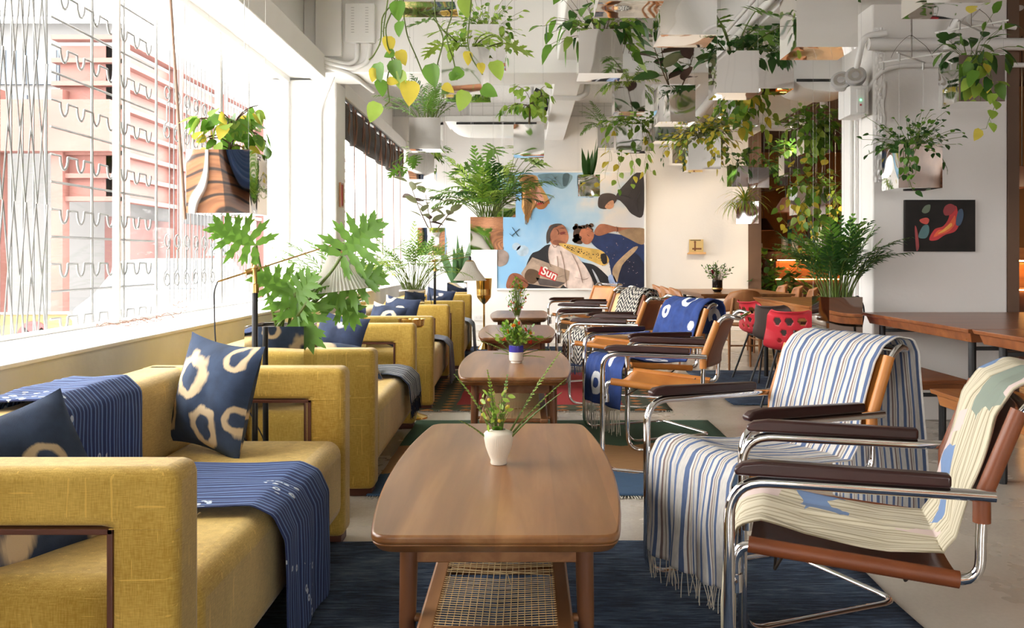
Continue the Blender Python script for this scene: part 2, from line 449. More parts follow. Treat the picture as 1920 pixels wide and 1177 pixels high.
def tiles():
    m, nt, b = newmat('white_wall_tiles'); v = coords(nt, 'Object', (1, 1, 1), (R(90), 0, 0))
    br = N(nt, 'ShaderNodeTexBrick'); L(nt, v, br.inputs['Vector']); br.offset = 0
    for k, q in (('Color1', (.72, .71, .69, 1)), ('Color2', (.70, .69, .67, 1)), ('Mortar', (.5, .49, .47, 1))): br.inputs[k].default_value = q
    for k, q in (('Scale', 1), ('Mortar Size', .004), ('Brick Width', .17), ('Row Height', .15)): br.inputs[k].default_value = q
    L(nt, br.outputs[0], b.inputs['Base Color']); b.inputs['Roughness'].default_value = .35
    return m
struct('wall_back_upper', MB().box(-2.6, 3.39, YB + .06, YB + .2, 3.27, 3.5), tiles(), smooth=False)
struct('baseboard_back', MB().box(-1.8, 3.39, YB - .02, YB, 0, .10), M['wall'], bevel=.004)
struct('wall_back_return', MB().box(3.39, 3.59, YB, 18.2, 0, 3.15), M['taupe'], smooth=False)
struct('wall_far', MB().box(3.5, 7.6, 18.0, 18.2, 0, 3.15), M['mustard'], smooth=False)
struct('wall_right', MB().box(7.5, 7.6, -8.2, 18.2, 0, 3.15), M['taupe'], smooth=False)
# the room goes on behind the camera to a slatted wooden wall
def slatwall():
    m, nt, b = newmat('slatted_brown_wood_wall'); s_ = sep(nt, coords(nt))
    f = math_(nt, 'FRACT', math_(nt, 'MULTIPLY', s_[2], 7)); n1 = noisef(nt, coords(nt, 'Object', (1, 1, 12)), 2, 4)
    a = ramp(nt, n1, [(.3, srgb(120, 72, 40)), (.7, srgb(176, 120, 78))])
    L(nt, mix(nt, math_(nt, 'LESS_THAN', f, .22), a, srgb(40, 26, 18)), b.inputs['Base Color']); b.inputs['Roughness'].default_value = .5
    return m
struct('wall_rear', MB().box(-2.6, 2.9, -8.3, -8.1, 0, 3.6).box(7.3, 7.6, -8.3, -8.1, 0, 3.6).box(2.9, 7.3, -8.3, -8.1, 0, .3).box(2.9, 7.3, -8.3, -8.1, 2.9, 3.6), slatwall(), smooth=False)
fr = struct('window_3', MB().box(2.9, 7.3, -8.22, -8.14, .3, .38).box(2.9, 7.3, -8.22, -8.14, 2.82, 2.9).box(2.9, 2.98, -8.22, -8.14, .38, 2.82).box(7.22, 7.3, -8.22, -8.14, .38, 2.82).box(5.06, 5.14, -8.22, -8.14, .38, 2.82), M['white_m'], smooth=False)  # unseen glazing behind the camera, added to light the armchairs and pier
MB().box(2.98, 7.22, -8.182, -8.178, .38, 2.82).build('glass_pane', M['glass'], fr, smooth=False)
# left windows
def window(n, y0, y1, mull):
    mb = MB().box(-2.36, -2.30, y0, y1, .736, .752).box(-2.36, -2.30, y0, y1, 2.81, 2.87)
    mb.box(-2.36, -2.30, y0, y0 + .06, .752, 2.81).box(-2.36, -2.30, y1 - .06, y1, .752, 2.81)
    for y in mull: mb.box(-2.35, -2.31, y - .012, y + .012, .752, 2.81)
    fr = struct('window_%d' % n, mb, M['white_m'], bevel=.004)
    g = MB(); g.box(-2.333, -2.327, y0 + .06, y1 - .06, .752, 2.81)
    gl = g.build('glass_pane', M['glass'], fr, smooth=False)
    return fr
window(1, 1.60, 9.06, (3.3, 5.3, 7.05))
window(4, -7.6, -1.5, (-4.5,))  # unseen window behind the camera, added for more daylight from rear left
struct('wall_left_solid', MB().box(-2.6, -2.06, -1.5, 1.60, .736, 2.87), slatwall(), smooth=False)
M['bluecloth'] = fabric('denim_blue_curtain', srgb(40, 66, 112), srgb(66, 98, 150))
mb = MB(); mb.grid(lambda u, v: (-1.98 + .05 * math.sin(u * 40), -.2 + 1.3 * u, .75 + 2.0 * v), 90, 6)
o = mb.build('curtain', M['bluecloth'], None, solid=.006); tag(o, 'denim blue curtain drawn along the left wall behind the viewer', 'curtain')
window(2, 9.52, YB, (11.6,))
struct('trim_2', MB().box(-2.5, -2.06, -8.2, YB, 2.86, 2.875), M['wall_white'], smooth=False)

# right-hand pier
struct('column_right', MB().box(2.35, 3.27, 6.35, 6.98, 0, 2.92), M['wall'], bevel=.012)
def rough_strip():
    mb = MB(); rnd = random.Random(4)
    def fn(u, v):
        x = 2.352 + u * (.085 + .02 * noise.noise((v * 9, 3, 1))); z = 1.62 + v * 1.05
        d = .004 + .02 * abs(noise.noise((x * 55, z * 38, 0))) * (1 - abs(2 * u - 1) ** 3)
        return (x, 6.349 - d, z)
    mb.grid(fn, 14, 110)
    return struct('column_plaster_scar', mb, M['wall_white'])
rough_strip()
# conduits along the ceiling, each run one pipe
def pipe(label, pts, r, mat='white_pl', rr=.06, name='conduit_pipe', group=None):
    o = MB().tube(rpath(pts, rr), r, 10).build(name, M[mat]); tag(o, label, 'pipe', group); return o
pipe('thick white conduit running along the ceiling to the right pier', [(2.92, .6, 2.84), (2.92, 6.0, 2.84), (2.82, 6.26, 2.60), (2.82, 6.26, 2.50)], .028)
pipe('thin white conduit beside the thick one on the right ceiling', [(3.02, .6, 2.875), (3.02, 5.9, 2.875), (2.96, 6.30, 2.70), (3.30, 6.30, 2.66)], .016)
pipe('horizontal white pipe crossing the top of the right pier', [(2.30, 6.29, 2.545), (3.6, 6.29, 2.545)], .042)
pipe('white pipe looping down the pier corner to the emergency light', [(2.42, 6.29, 2.62), (2.27, 6.30, 2.60), (2.25, 6.40, 2.36), (2.32, 6.42, 2.20)], .022)
pipe('white pipe across the pier under the thick horizontal one', [(2.30, 6.42, 2.20), (2.40, 6.32, 2.38), (2.55, 6.315, 2.41), (3.5, 6.315, 2.41)], .017)
pipe('pair conduit running down the side face of the pier, front one', [(2.33, 6.62, 2.1), (2.33, 6.62, .05)], .011)
pipe('pair conduit running down the side face of the pier, rear one', [(2.33, 6.72, 2.1), (2.33, 6.72, .05)], .013)
pipe('white conduit rising up the front of the window column', [(-2.0, 9.045, .75), (-2.0, 9.045, 2.55), (-1.92, 9.0, 2.72), (-1.78, 8.7, 2.86)], .016)
pipe('curved white conduit bending from window beam to vented panel', [(-1.86, 8.53, 2.93), (-1.64, 8.56, 2.88), (-1.56, 8.57, 2.92), (-1.56, 8.57, 3.07)], .021)
pipe('lower curved white conduit bending up to the vented panel', [(-1.86, 8.53, 2.90), (-1.60, 8.56, 2.84), (-1.46, 8.57, 2.90), (-1.44, 8.57, 3.07)], .021)
pipe('white conduit bending under the cross beam beside the window column', [(-1.86, 8.55, 2.87), (-1.72, 8.57, 2.83), (-1.60, 8.62, 2.79), (-1.55, 9.4, 2.79)], .024)
pipe('white conduit wrapped around the middle ceiling beam', [(.25, 6.2, 3.3), (.25, 6.2, 2.94), (.30, 6.2, 2.90), (.58, 6.2, 2.90)], .017)
pipe('white cable bend under the middle beam behind the cross beam', [(.27, 10.4, 3.3), (.27, 10.4, 2.90), (.58, 10.4, 2.89), (.66, 10.4, 2.93), (.68, 10.4, 3.1)], .035)
pipe('white pipe following the left edge of the right ceiling beam', [(1.66, 1.0, 2.86), (1.66, 8.5, 2.86)], .03)
pipe('second white pipe tucked beside the right ceiling beam', [(1.60, 1.0, 2.93), (1.60, 8.5, 2.93)], .018)
pipe('fat white pipe under the right beam beyond the cross beam', [(1.9, 9.2, 2.77), (2.0, 11.0, 2.77), (2.35, 11.6, 2.75), (3.3, 11.7, 2.75)], .05)
pipe('white pipe running on beside the right beam towards the back wall', [(1.66, 9.2, 2.86), (1.66, 14.1, 2.86)], .03)
pipe('large grey ventilation duct crossing under the back ceiling', [(-1.6, 11.0, 3.29), (.27, 11.0, 3.29)], .16, 'white_m', name='ventilation_duct')
pipe('black bent hose beside the middle beam at the air conditioner', [(.1, 11.6, 3.2), (.22, 11.6, 3.14), (.24, 11.6, 2.98), (.20, 11.6, 2.9)], .03, 'dark', name='hose')

# electrical boxes on the cross beam
t = thing('electrical_panel', 'square white vented electrical panel on cross beam above window', 'panel', (-1.53, 8.60, 3.08))
MB().box(-.135, .135, -.06, 0, 0, .36).build('cover', M['white_pl'], t, bevel=.006)
for sx in (-.065, .065):
    mb = MB()
    for k in range(10): mb.box(sx - .014, sx + .014, -.062, -.058, .09 + k * .025, .095 + k * .025)
    mb.build('vent_slots', M['greyvent'], t)
t = thing('junction_board', 'tall flat white board beside the vented electrical panel', 'panel', (-1.82, 8.60, 2.955))
MB().box(-.12, .12, -.05, 0, 0, .545).build('cover', M['beam'], t, bevel=.006)

# air conditioner under the back ceiling
t = thing('air_conditioner', 'white ceiling air conditioner with curved underside in front of back wall', 'air conditioner', (-.38, 12.0, 2.86))
mb = MB(); pr = [(-.62, .0), (-.62, -.04), (.60, -.04), (.60, .0)]
def acs(u, v):
    x = -.62 + 1.24 * u; y = -.35 + .7 * v
    return (x, y, -.05 - .16 * math.sin(PI * min(1, v * 1.1)) ** .8 * (1 - abs(2 * u - 1) ** 6) + (.0))
mb.grid(acs, 20, 12)
mb.box(-.64, .64, -.37, .37, -.05, .02); mb.build('housing', M['white_pl'], t, bevel=.004)
MB().box(-.5, .5, -.375, -.35, -.085, -.06).build('vent', M['dark'], t)
MB().tube([(-.40, 0, .0), (-.40, 0, .64)], .045, 12).build('drain_pipe', M['white_m'], t)
MB().tube([(.45, 0, .0), (.45, 0, .64)], .02, 8).build('hanger_rod', M['white_m'], t)

# rolled dark bamboo blind over the far window
t = thing('bamboo_blind', 'dark slatted bamboo blind gathered above the far window', 'blind', (-1.90, 9.55, 2.74))
mb = MB()
def bl(u, v):
    y = v * 4.6; x = .0 + .03 * math.sin(v * 34) + .015 * math.sin(u * 9); z = -.02 - u * .38 - .03 * abs(math.sin(v * 19))
    return (x, y, z)
mb.grid(bl, 12, 120)
def blmat():
    m, nt, b = newmat('dark_bamboo_slats'); s = sep(nt, coords(nt))
    f = math_(nt, 'FRACT', math_(nt, 'MULTIPLY', s[2], 60))
    L(nt, ramp(nt, f, [(0, srgb(30, 24, 20)), (.45, srgb(84, 72, 60)), (.7, srgb(40, 32, 26))]), b.inputs['Base Color'])
    b.inputs['Roughness'].default_value = .6; bump(nt, b, f, .6, .01); return m
M['blind'] = blmat()
mb.build('slats', M['blind'], t, solid=.012)
M['twine'] = simple('rust_twine', srgb(134, 100, 84), .9)
for k in range(11):
    y = .18 + k * .42; MB().tube([(.035, y, -.02), (.05, y + .01, -.2), (.035, y - .01, -.40)], .012, 6).build('cord_loop', M['twine'], t)
MB().box(-.03, .03, 0, 4.62, -.02, .0).build('head_rail', M['black'], t)
for k, (y, zb) in enumerate(((10.0, .98), (10.7, 1.2), (11.9, 1.15), (12.9, 1.12), (13.6, 1.1))):
    o = MB().tube([(-1.862, y, 2.73), (-1.85, y, 2.34), (-1.84, y + .01, zb)], .007, 6).build('blind_cord', M['twine'])
    tag(o, 'rust brown pull cord hanging from the dark bamboo blind', 'cord', 'pull cords of the far blind')
o = MB().tube([P(316, -60, 5.05), P(331, 170, 5.0), P(347, 411, 4.95)], [.008, .0085, .009], 8).build('bamboo_rod', simple('weathered_bamboo', srgb(150, 122, 104), .6))
tag(o, 'long thin bamboo rod hanging tilted in front of big window', 'rod')
o = MB().tube(rpath([P(458, -40, 4.9), P(459, 120, 4.9)], .1), .002, 6).build('string', M['steelwire'])
tag(o, 'thin string hanging before the window by the bamboo rod', 'string')
# tangle of thin wire on the sill
pts = []
for k in range(120):
    a = k * .42; u = k / 119
    pts.append((-2.16 + .10 * math.cos(a) * (1 - .6 * u) + .02 * math.sin(k), 4.8 + 1.1 * u + .09 * math.sin(a), .742 + .012 * (1 + math.sin(k * 1.7)) + (.0 if u < .75 else (u - .75) ** 2 * 1.5)))
pts += [(-2.15, 6.0, .95), (-2.20, 6.1, 1.4), (-2.22, 6.02, 2.0), (-2.22, 6.06, 2.75)]
o = MB().tube(rpath(pts, .05, 2), .0016, 5).build('loose_wire', M['twine']); tag(o, 'tangle of thin copper wire lying on the white window sill', 'wire')

# sockets on back wall
t = thing('wall_socket', 'white double power socket low on back wall by sofas', 'socket', (-.74, YB, .20))
MB().box(-.075, .075, -.014, 0, -.045, .045).build('plate', M['white_pl'], t, bevel=.003)
mb = MB()
for x in (-.035, .035):
    for (dx, dz) in ((0, .012), (-.008, -.006), (.008, -.006)): mb.box(x + dx - .002, x + dx + .002, -.0155, -.013, dz - .003, dz + .003)
mb.build('pin_holes', M['dark'], t)

# emergency light on the pier
t = thing('emergency_light', 'twin-lamp emergency light box fixed on the white right pier', 'emergency light', (2.29, 6.33, 2.075))
MB().box(-.10, .03, .0, .24, .0, .20).build('battery_box', M['white_pl'], t, bevel=.006)
MB().box(-.055, -.0, -.012, .0, .015, .175).build('indicator_panel', M['white_m'], t, bevel=.003)
MB().lathe([(0, 0), (.004, 0), (.004, .004), (0, .004)], (-.03, -.014, .10), 10, mat=Matrix.Rotation(R(90), 3, 'X')).build('green_led', emit('green_led_glow', (.1, 1, .4), 6), t)
MB().box(-.036, -.024, -.017, -.012, .06, .072).build('test_button', simple('red_button', (.45, .02, .03), .4), t)
for (dx, dy, dz) in ((-.05, .03, .27), (-.125, .10, .25)):
    rot = Matrix.Rotation(R(-25), 3, 'Z') @ Matrix.Rotation(R(65), 3, 'X')
    h = MB().lathe([(.02, -.06), (.055, -.05), (.068, -.02), (.070, .012), (.062, .016)], (dx, dy, dz), 24, mat=rot).build('lamp_head', M['greyvent'], t)
    MB().lathe([(.0, .012), (.04, .018), (.062, .014)], (dx, dy, dz), 24, mat=rot).build('lens', M['mirror_flat'], h)
MB().tube([(-.05, .06, .19), (-.05, .06, .25)], .012, 8).build('bracket', M['white_m'], t)

# ------------------------------------------------------------------ outside
struct('ground', MB().box(-60, -2.6, -30, 90, -.6, -.35).box(-60, 60, -40, -8.3, -.6, -.35), M['asphalt'], smooth=False)
def grille():
    t = thing('window_grille', 'grey steel security grille with scrolls outside the big window', 'grille', (-2.68, 0, 0))
    mb = MB()
    y = 3.2
    while y < 5.1:
        mb.tube([(0, y, .6), (0, y, 2.95)], .005, 5); y += .11
    mb.build('upright_bars', M['grille'], t)
    mb = MB(); n = 0
    for z0 in (.62, 1.40, 2.18):
        y = 3.2
        while y < 5.0:
            mb.tube([(.012, y, z0), (.012, y + .11, z0 + .78)], .005, 5); mb.tube([(.018, y + .11, z0), (.018, y, z0 + .78)], .005, 5)
            mb.tube([(.012, y + .22, z0), (.012, y + .11, z0 + .78)], .005, 5); mb.tube([(.018, y + .11, z0), (.018, y + .22, z0 + .78)], .005, 5); y += .22
    mb.build('lattice', M['grille'], t)
    z = .76; k = 0
    while z < 2.9:
        if k % 2: pts = [(0, 5.25, z), (0, 6.7, z)]
        else:
            pts = []; y = 5.25
            while y < 6.6:
                pts += [(0, y, z), (0, y + .11, z)]
                for q in range(1, 8):
                    a = PI * q / 8; pts.append((0, y + .11 + .045 * (1 - math.cos(a)), z - .075 * math.sin(a)))
                y += .20; pts.append((0, y, z))
        MB().tube(pts, .008, 5).build('rail', M['grille'], t)
        z += .155; k += 1
    for y in (5.2, 5.75, 6.2, 6.75, 8.2, 9.0):
        MB().tube([(0, y, .6), (0, y, 2.95)], .009, 6).build('post', M['grille'], t)
    for z0 in (.95, 2.05):
        for i in range(6):
            y = 6.95 + i * .2; pts = []
            for q in range(28):
                a = -PI * .5 + q / 27 * PI * 2.6; rr = .065 * (1 - .55 * q / 27)
                pts.append((0, y + rr * math.cos(a), z0 + .28 + rr * math.sin(a)))
            pts = list(reversed(pts))
            pts2 = [(0, 2 * y - p[1], 2 * z0 + .28 - p[2] + .0) for p in reversed(pts)]
            MB().tube(pts + pts2, .006, 5).build('scroll', M['grille'], t)
    mb = MB(); y = 7.0
    while y < 9.1: mb.tube([(0, y, .6), (0, y, 2.95)], .004, 4); y += .085
    mb.build('wire_bars', M['grille'], t)
grille()
def building():
    t = thing('warehouse_building', 'pinkish red slatted warehouse across the street outside window', 'building', (0, 0, -.35))
    mb = MB().box(-10.2, -8.9, 20.4, 20.6, 2.75, 6.1).box(-9.2, -9.0, 20.4, 46, 2.75, 6.1)
    mb.build('cladding', M['terracotta'], t)
    mb = MB()
    for k in range(8):
        z = 2.75 + k * .5
        mb.box(-10.3, -8.85, 20.2, 20.5, z - .05, z + .05).box(-9.05, -8.80, 20.3, 46, z - .05, z + .05)
    mb.build('ledge', M['terracotta'], t)
    for y in (20.3, 23.5, 27, 31, 36, 42):
        MB().box(-9.0, -8.75, y, y + .28, 0, 6.2).build('pillar', M['terracotta'], t)
    for x in (-13.2, -11.6, -10.25): MB().box(x, x + .25, 20.1, 20.4, 0, 5.1).build('pillar', M['terracotta'], t)
    MB().box(-16, -8.9, 19.9, 20.4, 3.75, 4.85).build('parapet_panel', M['terracotta'], t)
    MB().box(-9.5, -9.3, 21, 46, .3, 2.4).build('dark_recess', M['terra_dk'], t)
    t = thing('white_building', 'pale building with sheet roof behind the red warehouse', 'building', (0, 0, -.35))
    MB().box(-20, -9.5, 22, 30, 0, 7.0).build('wall', M['outwhite'], t)
    MB().box(-14.2, -11, 21.93, 22.0, 5.55, 6.35).build('window_band', M['blueglass'], t)
    mb = MB()
    for k in range(14): mb.box(-14.2 + k * .24, -14.17 + k * .24, 21.90, 21.95, 5.55, 6.35)
    mb.build('window_bars', M['outwhite'], t)
    for k in range(5): MB().box(-13.3 + k * .6, -12.95 + k * .6, 21.93, 22.0, 4.92, 5.3).build('small_window', M['blueglass'], t)
    MB().add([(-20, 21.4, 7.0), (-9, 21.4, 7.0), (-9, 26, 8.6), (-20, 26, 8.6), (-20, 21.4, 7.15), (-9, 21.4, 7.15), (-9, 26, 8.75), (-20, 26, 8.75)],
             [(0, 1, 2, 3), (4, 7, 6, 5), (0, 4, 5, 1), (1, 5, 6, 2), (2, 6, 7, 3), (3, 7, 4, 0)]).build('roof', M['roofing'], t)
building()
# parked pale car
def car():
    t = thing('parked_car', 'white hatchback parked in the bright street beyond the window', 'car', (-5.6, 13.2, -.35), R(4))
    side = [(-.0, .35), (.1, .75), (.9, .95), (1.6, 1.42), (2.9, 1.46), (3.6, 1.0), (3.95, .85), (4.0, .35)]
    mb = MB(); n = len(side)
    for x in (-.85, .85): pass
    vs = [(-.85 + (.12 if z > 1 else 0), y, z) for y, z in side] + [(.85 - (.12 if z > 1 else 0), y, z) for y, z in side]
    mb.add(vs, [tuple(range(n)), tuple(reversed(range(n, 2 * n)))] + [(i, n + i, n + (i + 1) % n, (i + 1) % n) for i in range(n)])
    mb.build('body', M['outwhite'], t, bevel=.06, seg=3)
    for x in (-.76, .76):
        MB().add([(x, 1.15, 1.02), (x, 1.68, 1.36), (x, 2.8, 1.38), (x, 3.35, 1.05)] + [(x * 1.03, 1.15, 1.02), (x * 1.03, 1.68, 1.36), (x * 1.03, 2.8, 1.38), (x * 1.03, 3.35, 1.05)],
                 [(0, 1, 2, 3), (7, 6, 5, 4), (0, 4, 5, 1), (1, 5, 6, 2), (2, 6, 7, 3), (3, 7, 4, 0)]).build('side_window', M['blueglass'], t)
    MB().add([(-.66, .98, .99), (.66, .98, .99), (.6, 1.55, 1.39), (-.6, 1.55, 1.39), (-.66, .96, 1.0), (.66, .96, 1.0), (.6, 1.53, 1.41), (-.6, 1.53, 1.41)],
             [(3, 2, 1, 0), (4, 5, 6, 7), (0, 1, 5, 4), (1, 2, 6, 5), (2, 3, 7, 6), (3, 0, 4, 7)]).build('windscreen', M['blueglass'], t)
    for x in (-.86, .86):
        for y in (.8, 3.1):
            MB().lathe([(0, -.1), (.28, -.1), (.32, -.06), (.32, .06), (.28, .1), (0, .1)], (x * .93, y, .32), 22, mat=Matrix.Rotation(R(90), 3, 'Y')).build('wheel', M['rubber'], t)
car()
# yellow board with a no-stopping roundel
t = thing('street_sign', 'yellow board with round blue and red no-stopping sign', 'sign', (-3.69, 7.0, -.35))
MB().prism([(-.34, .35), (-.34, 1.00), (-.30, 1.04), (.25, 1.04), (.30, .99), (.30, .35)], -.015, .015, mat=Matrix.Rotation(R(90), 3, 'X')).build('board', simple('warm_yellow_sign', srgb(122, 104, 62), .6), t)
MB().tube([(-.34, -.02, .35), (-.34, -.02, 1.04), (.26, -.02, 1.045), (.305, -.02, .99), (.305, -.02, .35)], .014, 6).build('dark_edging', M['grille'], t)
rx = Matrix.Rotation(R(90), 3, 'X')
MB().lathe([(0, .018), (.10, .018), (.10, .022), (0, .022)], (0, 0, .86), 30, mat=rx).build('blue_disc', simple('sign_blue', srgb(50, 84, 120), .5), t)
mb = MB().lathe([(.09, .022), (.125, .022), (.125, .026), (.09, .026)], (0, 0, .86), 30, mat=rx)
for s in (-1, 1): mb.box(-.012, .012, -.026, -.022, -.1, .1, mat=Matrix.Translation((0, 0, .86)) @ Matrix.Rotation(R(45 * s), 4, 'Y'))
mb.build('red_ring', simple('sign_red', srgb(116, 50, 50), .5), t)
for x in (-.2, .2): MB().tube([(x, .03, 0), (x, .03, 1.0)], .02, 8).build('post', M['grille'], t)
t = thing('warning_sign', 'white triangular roadworks sign with red border across street', 'sign', (-6.9, 21, -.35))
MB().prism([(-.45, 1.45), (.45, 1.45), (0, 2.25)], -.02, .0, mat=rx).build('red_border', simple('sign_red_pale', srgb(116, 60, 56), .5), t)
MB().prism([(-.33, 1.52), (.33, 1.52), (0, 2.10)], .0, .012, mat=rx).build('white_face', M['outwhite'], t)
MB().tube([(-.12, -.02, 1.55), (-.02, -.02, 1.72), (.05, -.02, 1.82)], .025, 6).tube([(0, -.02, 1.75), (.1, -.02, 1.62), (.16, -.02, 1.55)], .02, 6).build('digging_figure', M['black'], t)
MB().tube([(0, .04, 0), (0, .04, 2.1)], .03, 8).build('post', M['grille'], t)

t = thing('air_conditioner', 'white air conditioner with curved front under the right beam', 'air conditioner', (2.21, 7.2, 2.37))
mb = MB(); pr = [(-.30, .42), (-.30, .30), (-.26, .10), (-.16, .0), (.10, -.03), (.30, .0), (.30, .42)]
pr = [(p.x, p.y) for p in rpath([(a, b, 0) for a, b in pr], .08, 4)]
mb.prism([(a, b) for a, b in pr], -.24, .24, mat=Matrix.Rotation(R(90), 3, 'X'))
mb.build('housing', M['white_pl'], t, bevel=.006)
MB().box(-.2, .2, -.246, -.238, .05, .07).build('air_slot', M['dark'], t)
for x in (-.2, .2): MB().tube([(x, 0, .42), (x, 0, .46)], .01, 6).build('bracket', M['white_m'], t)
# ------------------------------------------------------------------ sofas
def make_sofa(label, loc, rz=0):
    t = thing('sofa', label, 'sofa', loc, rz, None)
    MB().box(-.60, -.005, .13, 1.72, .11, .41).build('seat', M['sofa'], t, bevel=.055, seg=5)
    MB().box(-.82, -.60, .02, 1.83, .10, .68).build('backrest', M['sofa'], t, bevel=.06, seg=5)
    rx_ = Matrix.Rotation(R(90), 4, 'X')
    for y in (0, 1.71):
        out = [(-.80, .03), (-.80, .68), (0, .68), (0, .03), (-.14, .03), (-.14, .56), (-.62, .56), (-.62, .03)]
        mb = MB(); n = len(out)
        vs = [(x, y, z) for x, z in out] + [(x, y + .14, z) for x, z in out]
        # split into convex quads for clean faces
        q = [(0, 1, 6, 7), (1, 2, 5, 6), (2, 3, 4, 5)]
        fs = [tuple(reversed(a)) for a in q] + [tuple(i + n for i in a) for a in q]
        fs += [(i, (i + 1) % n, n + (i + 1) % n, n + i) for i in range(n)]
        a = mb.add(vs, [tuple(reversed(f)) for f in fs]).build('arm', M['sofa'], t, bevel=.030, seg=4)
        tb = MB().box(-.62, -.128, y - .001, y + .141, .548, .560).box(-.14, -.128, y - .001, y + .141, .03, .560)
        tb.build('wooden_lining', M['trim'], a, bevel=.002)
        MB().tube([(-.002, y - .0005, .555), (-.002, y + .1405, .555)], .0016, 5).tube([(-.135, y - .0005, .56), (-.03, y - .0005, .56)], .0014, 5).build('seam', M['sofa'], a)
        for xa, xb in ((-.125, -.015), (-.785, -.64)): MB().box(xa, xb, y + .015, y + .125, 0, .034).build('foot_block', M['trim'], a, bevel=.004)
    return t
sofa = make_sofa('mustard sofa nearest the camera with two dyed pillows on it', (-.70, 1.865, 0))
dup(sofa, (-.705, 4.315, 0), R(.6), 'mustard sofa second in row behind the mirrored philodendron planter')
dup(sofa, (-.68, 6.78, 0), R(.9), 'mustard sofa third in row under the hanging rubber plant')
dup(sofa, (-.625, 9.30, 0), R(1.0), 'mustard sofa farthest back in row beside brass bucket stand')

# ------------------------------------------------------------------ cloth helpers
def cloth(name, mat, path, w0, w1, parent=None, nv=90, nu=34, amp=.006, hang=.02, hangfrom=2, thick=.004, skew=0, taper=0, seed=0, mtx=None, fringe=0, fmat=None, fl=.08, axis='y', off=.006, wavy=14, edge=None):
    """cloth laid along path of (x, z) points, spanning w0..w1 along y; uv in metres"""
    pts, T = resample([(p[0], 0, p[1]) for p in path], nv)
    nr = []
    for i in range(len(pts)):
        a = pts[max(0, i - 1)]; b = pts[min(len(pts) - 1, i + 1)]; d = (b - a).normalized(); nr.append(Vector((-d.z, 0, d.x)))
    nr = [(nr[max(0, i - 1)] + nr[i] + nr[min(len(nr) - 1, i + 1)]).normalized() for i in range(len(nr))]
    W_ = w1 - w0
    def pos(u, v):
        i = min(len(pts) - 1, int(round(v * nv))); p = pts[i]; n = nr[i]
        y = w0 + W_ * u + skew * v + taper * (u - .5) * v
        ss = v * T
        h = max(0, (v - hangfrom) / max(1e-6, 1 - hangfrom)) if hangfrom < 1 else 0
        d = off + amp * (noise.noise((u * 6 + seed, ss * 5, 3)) + .6) + amp * .7 * noise.noise((u * 17 + seed, ss * 3, 8))
        d += hang * h * (.5 + .5 * math.sin(u * wavy + seed + 2 * noise.noise((u * 3, v * 4, seed))))
        y += .012 * noise.noise((ss * 4, seed, 2 + (u > .5))) + hang * .6 * h * math.sin(u * wavy * 1.3)
        if edge: y += edge(u, v)
        q = p + n * d; return Vector((q.x, y, q.z))
    mb = MB(); mb.grid(pos, nu, nv, uvf=lambda u, v: (u * W_, v * T))
    o = mb.build(name, mat, parent, solid=thick, ang=80)
    if mtx is not None: o.matrix_world = mtx
    if fringe:
        mb = MB(); rnd = random.Random(seed)
        for k in range(fringe):
            p = pos((k + .5) / fringe, 1.0); dx = rnd.uniform(-.008, .008); dy = rnd.uniform(-.01, .01)
            mb.tube([p, p + Vector((dx, dy, -fl * .5)), p + Vector((dx * 1.5, dy * 2 + rnd.uniform(-.006, .006), -fl * rnd.uniform(.85, 1.1)))], .0016, 4)
        mb.build('fringe', fmat or mat, o)
    return o, pos, T

def dots(nt, uv, col):
    vo = N(nt, 'ShaderNodeTexVoronoi'); vo.inputs['Scale'].default_value = 26; L(nt, uv, vo.inputs['Vector'])
    d = vo.outputs['Distance']
    a = math_(nt, 'LESS_THAN', math_(nt, 'ABSOLUTE', math_(nt, 'SUBTRACT', d, .20)), .075)
    s = sep(nt, uv)
    big = noisef(nt, uv, 3.4, 1)
    band = math_(nt, 'GREATER_THAN', big, .5)
    lim = math_(nt, 'LESS_THAN', s[0], .30)
    k = math_(nt, 'MULTIPLY', math_(nt, 'MULTIPLY', a, band), lim)
    return mix(nt, k, col, srgb(196, 206, 216))
M['navy_stripe'] = striped('indigo_stripes', .0235, [(0, srgb(44, 56, 98)), (.42, srgb(78, 104, 156)), (.60, srgb(122, 150, 188)), (.74, srgb(50, 66, 112)), (.95, srgb(44, 56, 98))], noise_amt=.004, extra=dots)
M['ticking'] = striped('blue_white_ticking', .070, [(0, srgb(206, 202, 196)), (.22, srgb(86, 104, 140)), (.40, srgb(214, 210, 204)), (.52, srgb(128, 108, 104)), (.60, srgb(206, 200, 190)), (.68, srgb(150, 142, 128)), (.72, srgb(210, 206, 200)), (.80, srgb(92, 112, 150)), (.92, srgb(206, 202, 196))], noise_amt=.003)
M['grey_stripe'] = striped('dark_thin_stripes', .036, [(0, srgb(38, 46, 66)), (.5, srgb(190, 194, 196)), (.85, srgb(46, 56, 76))], noise_amt=.006)
M['navy_plain'] = fabric('navy_plain', srgb(26, 32, 58), srgb(48, 58, 96))
M['grey_plain'] = fabric('slate_plain', srgb(52, 60, 78), srgb(92, 104, 122))
M['shib_blue'] = shibori('blue_shibori', srgb(30, 50, 104), srgb(44, 70, 134), srgb(222, 224, 228),
    [(.10, .14, .0, .05), (.34, .22, .05, .03), (.26, .42, .045, .022), (.09, .52, .028, .02), (.40, .60, .0, .05), (.16, .80, .02, .04), (.36, 1.0, .05, .03), (.12, 1.08, .045, .025), (.30, 1.28, .0, .05), (.16, 1.42, .05, .03)], .012, (.3, .42), 6)
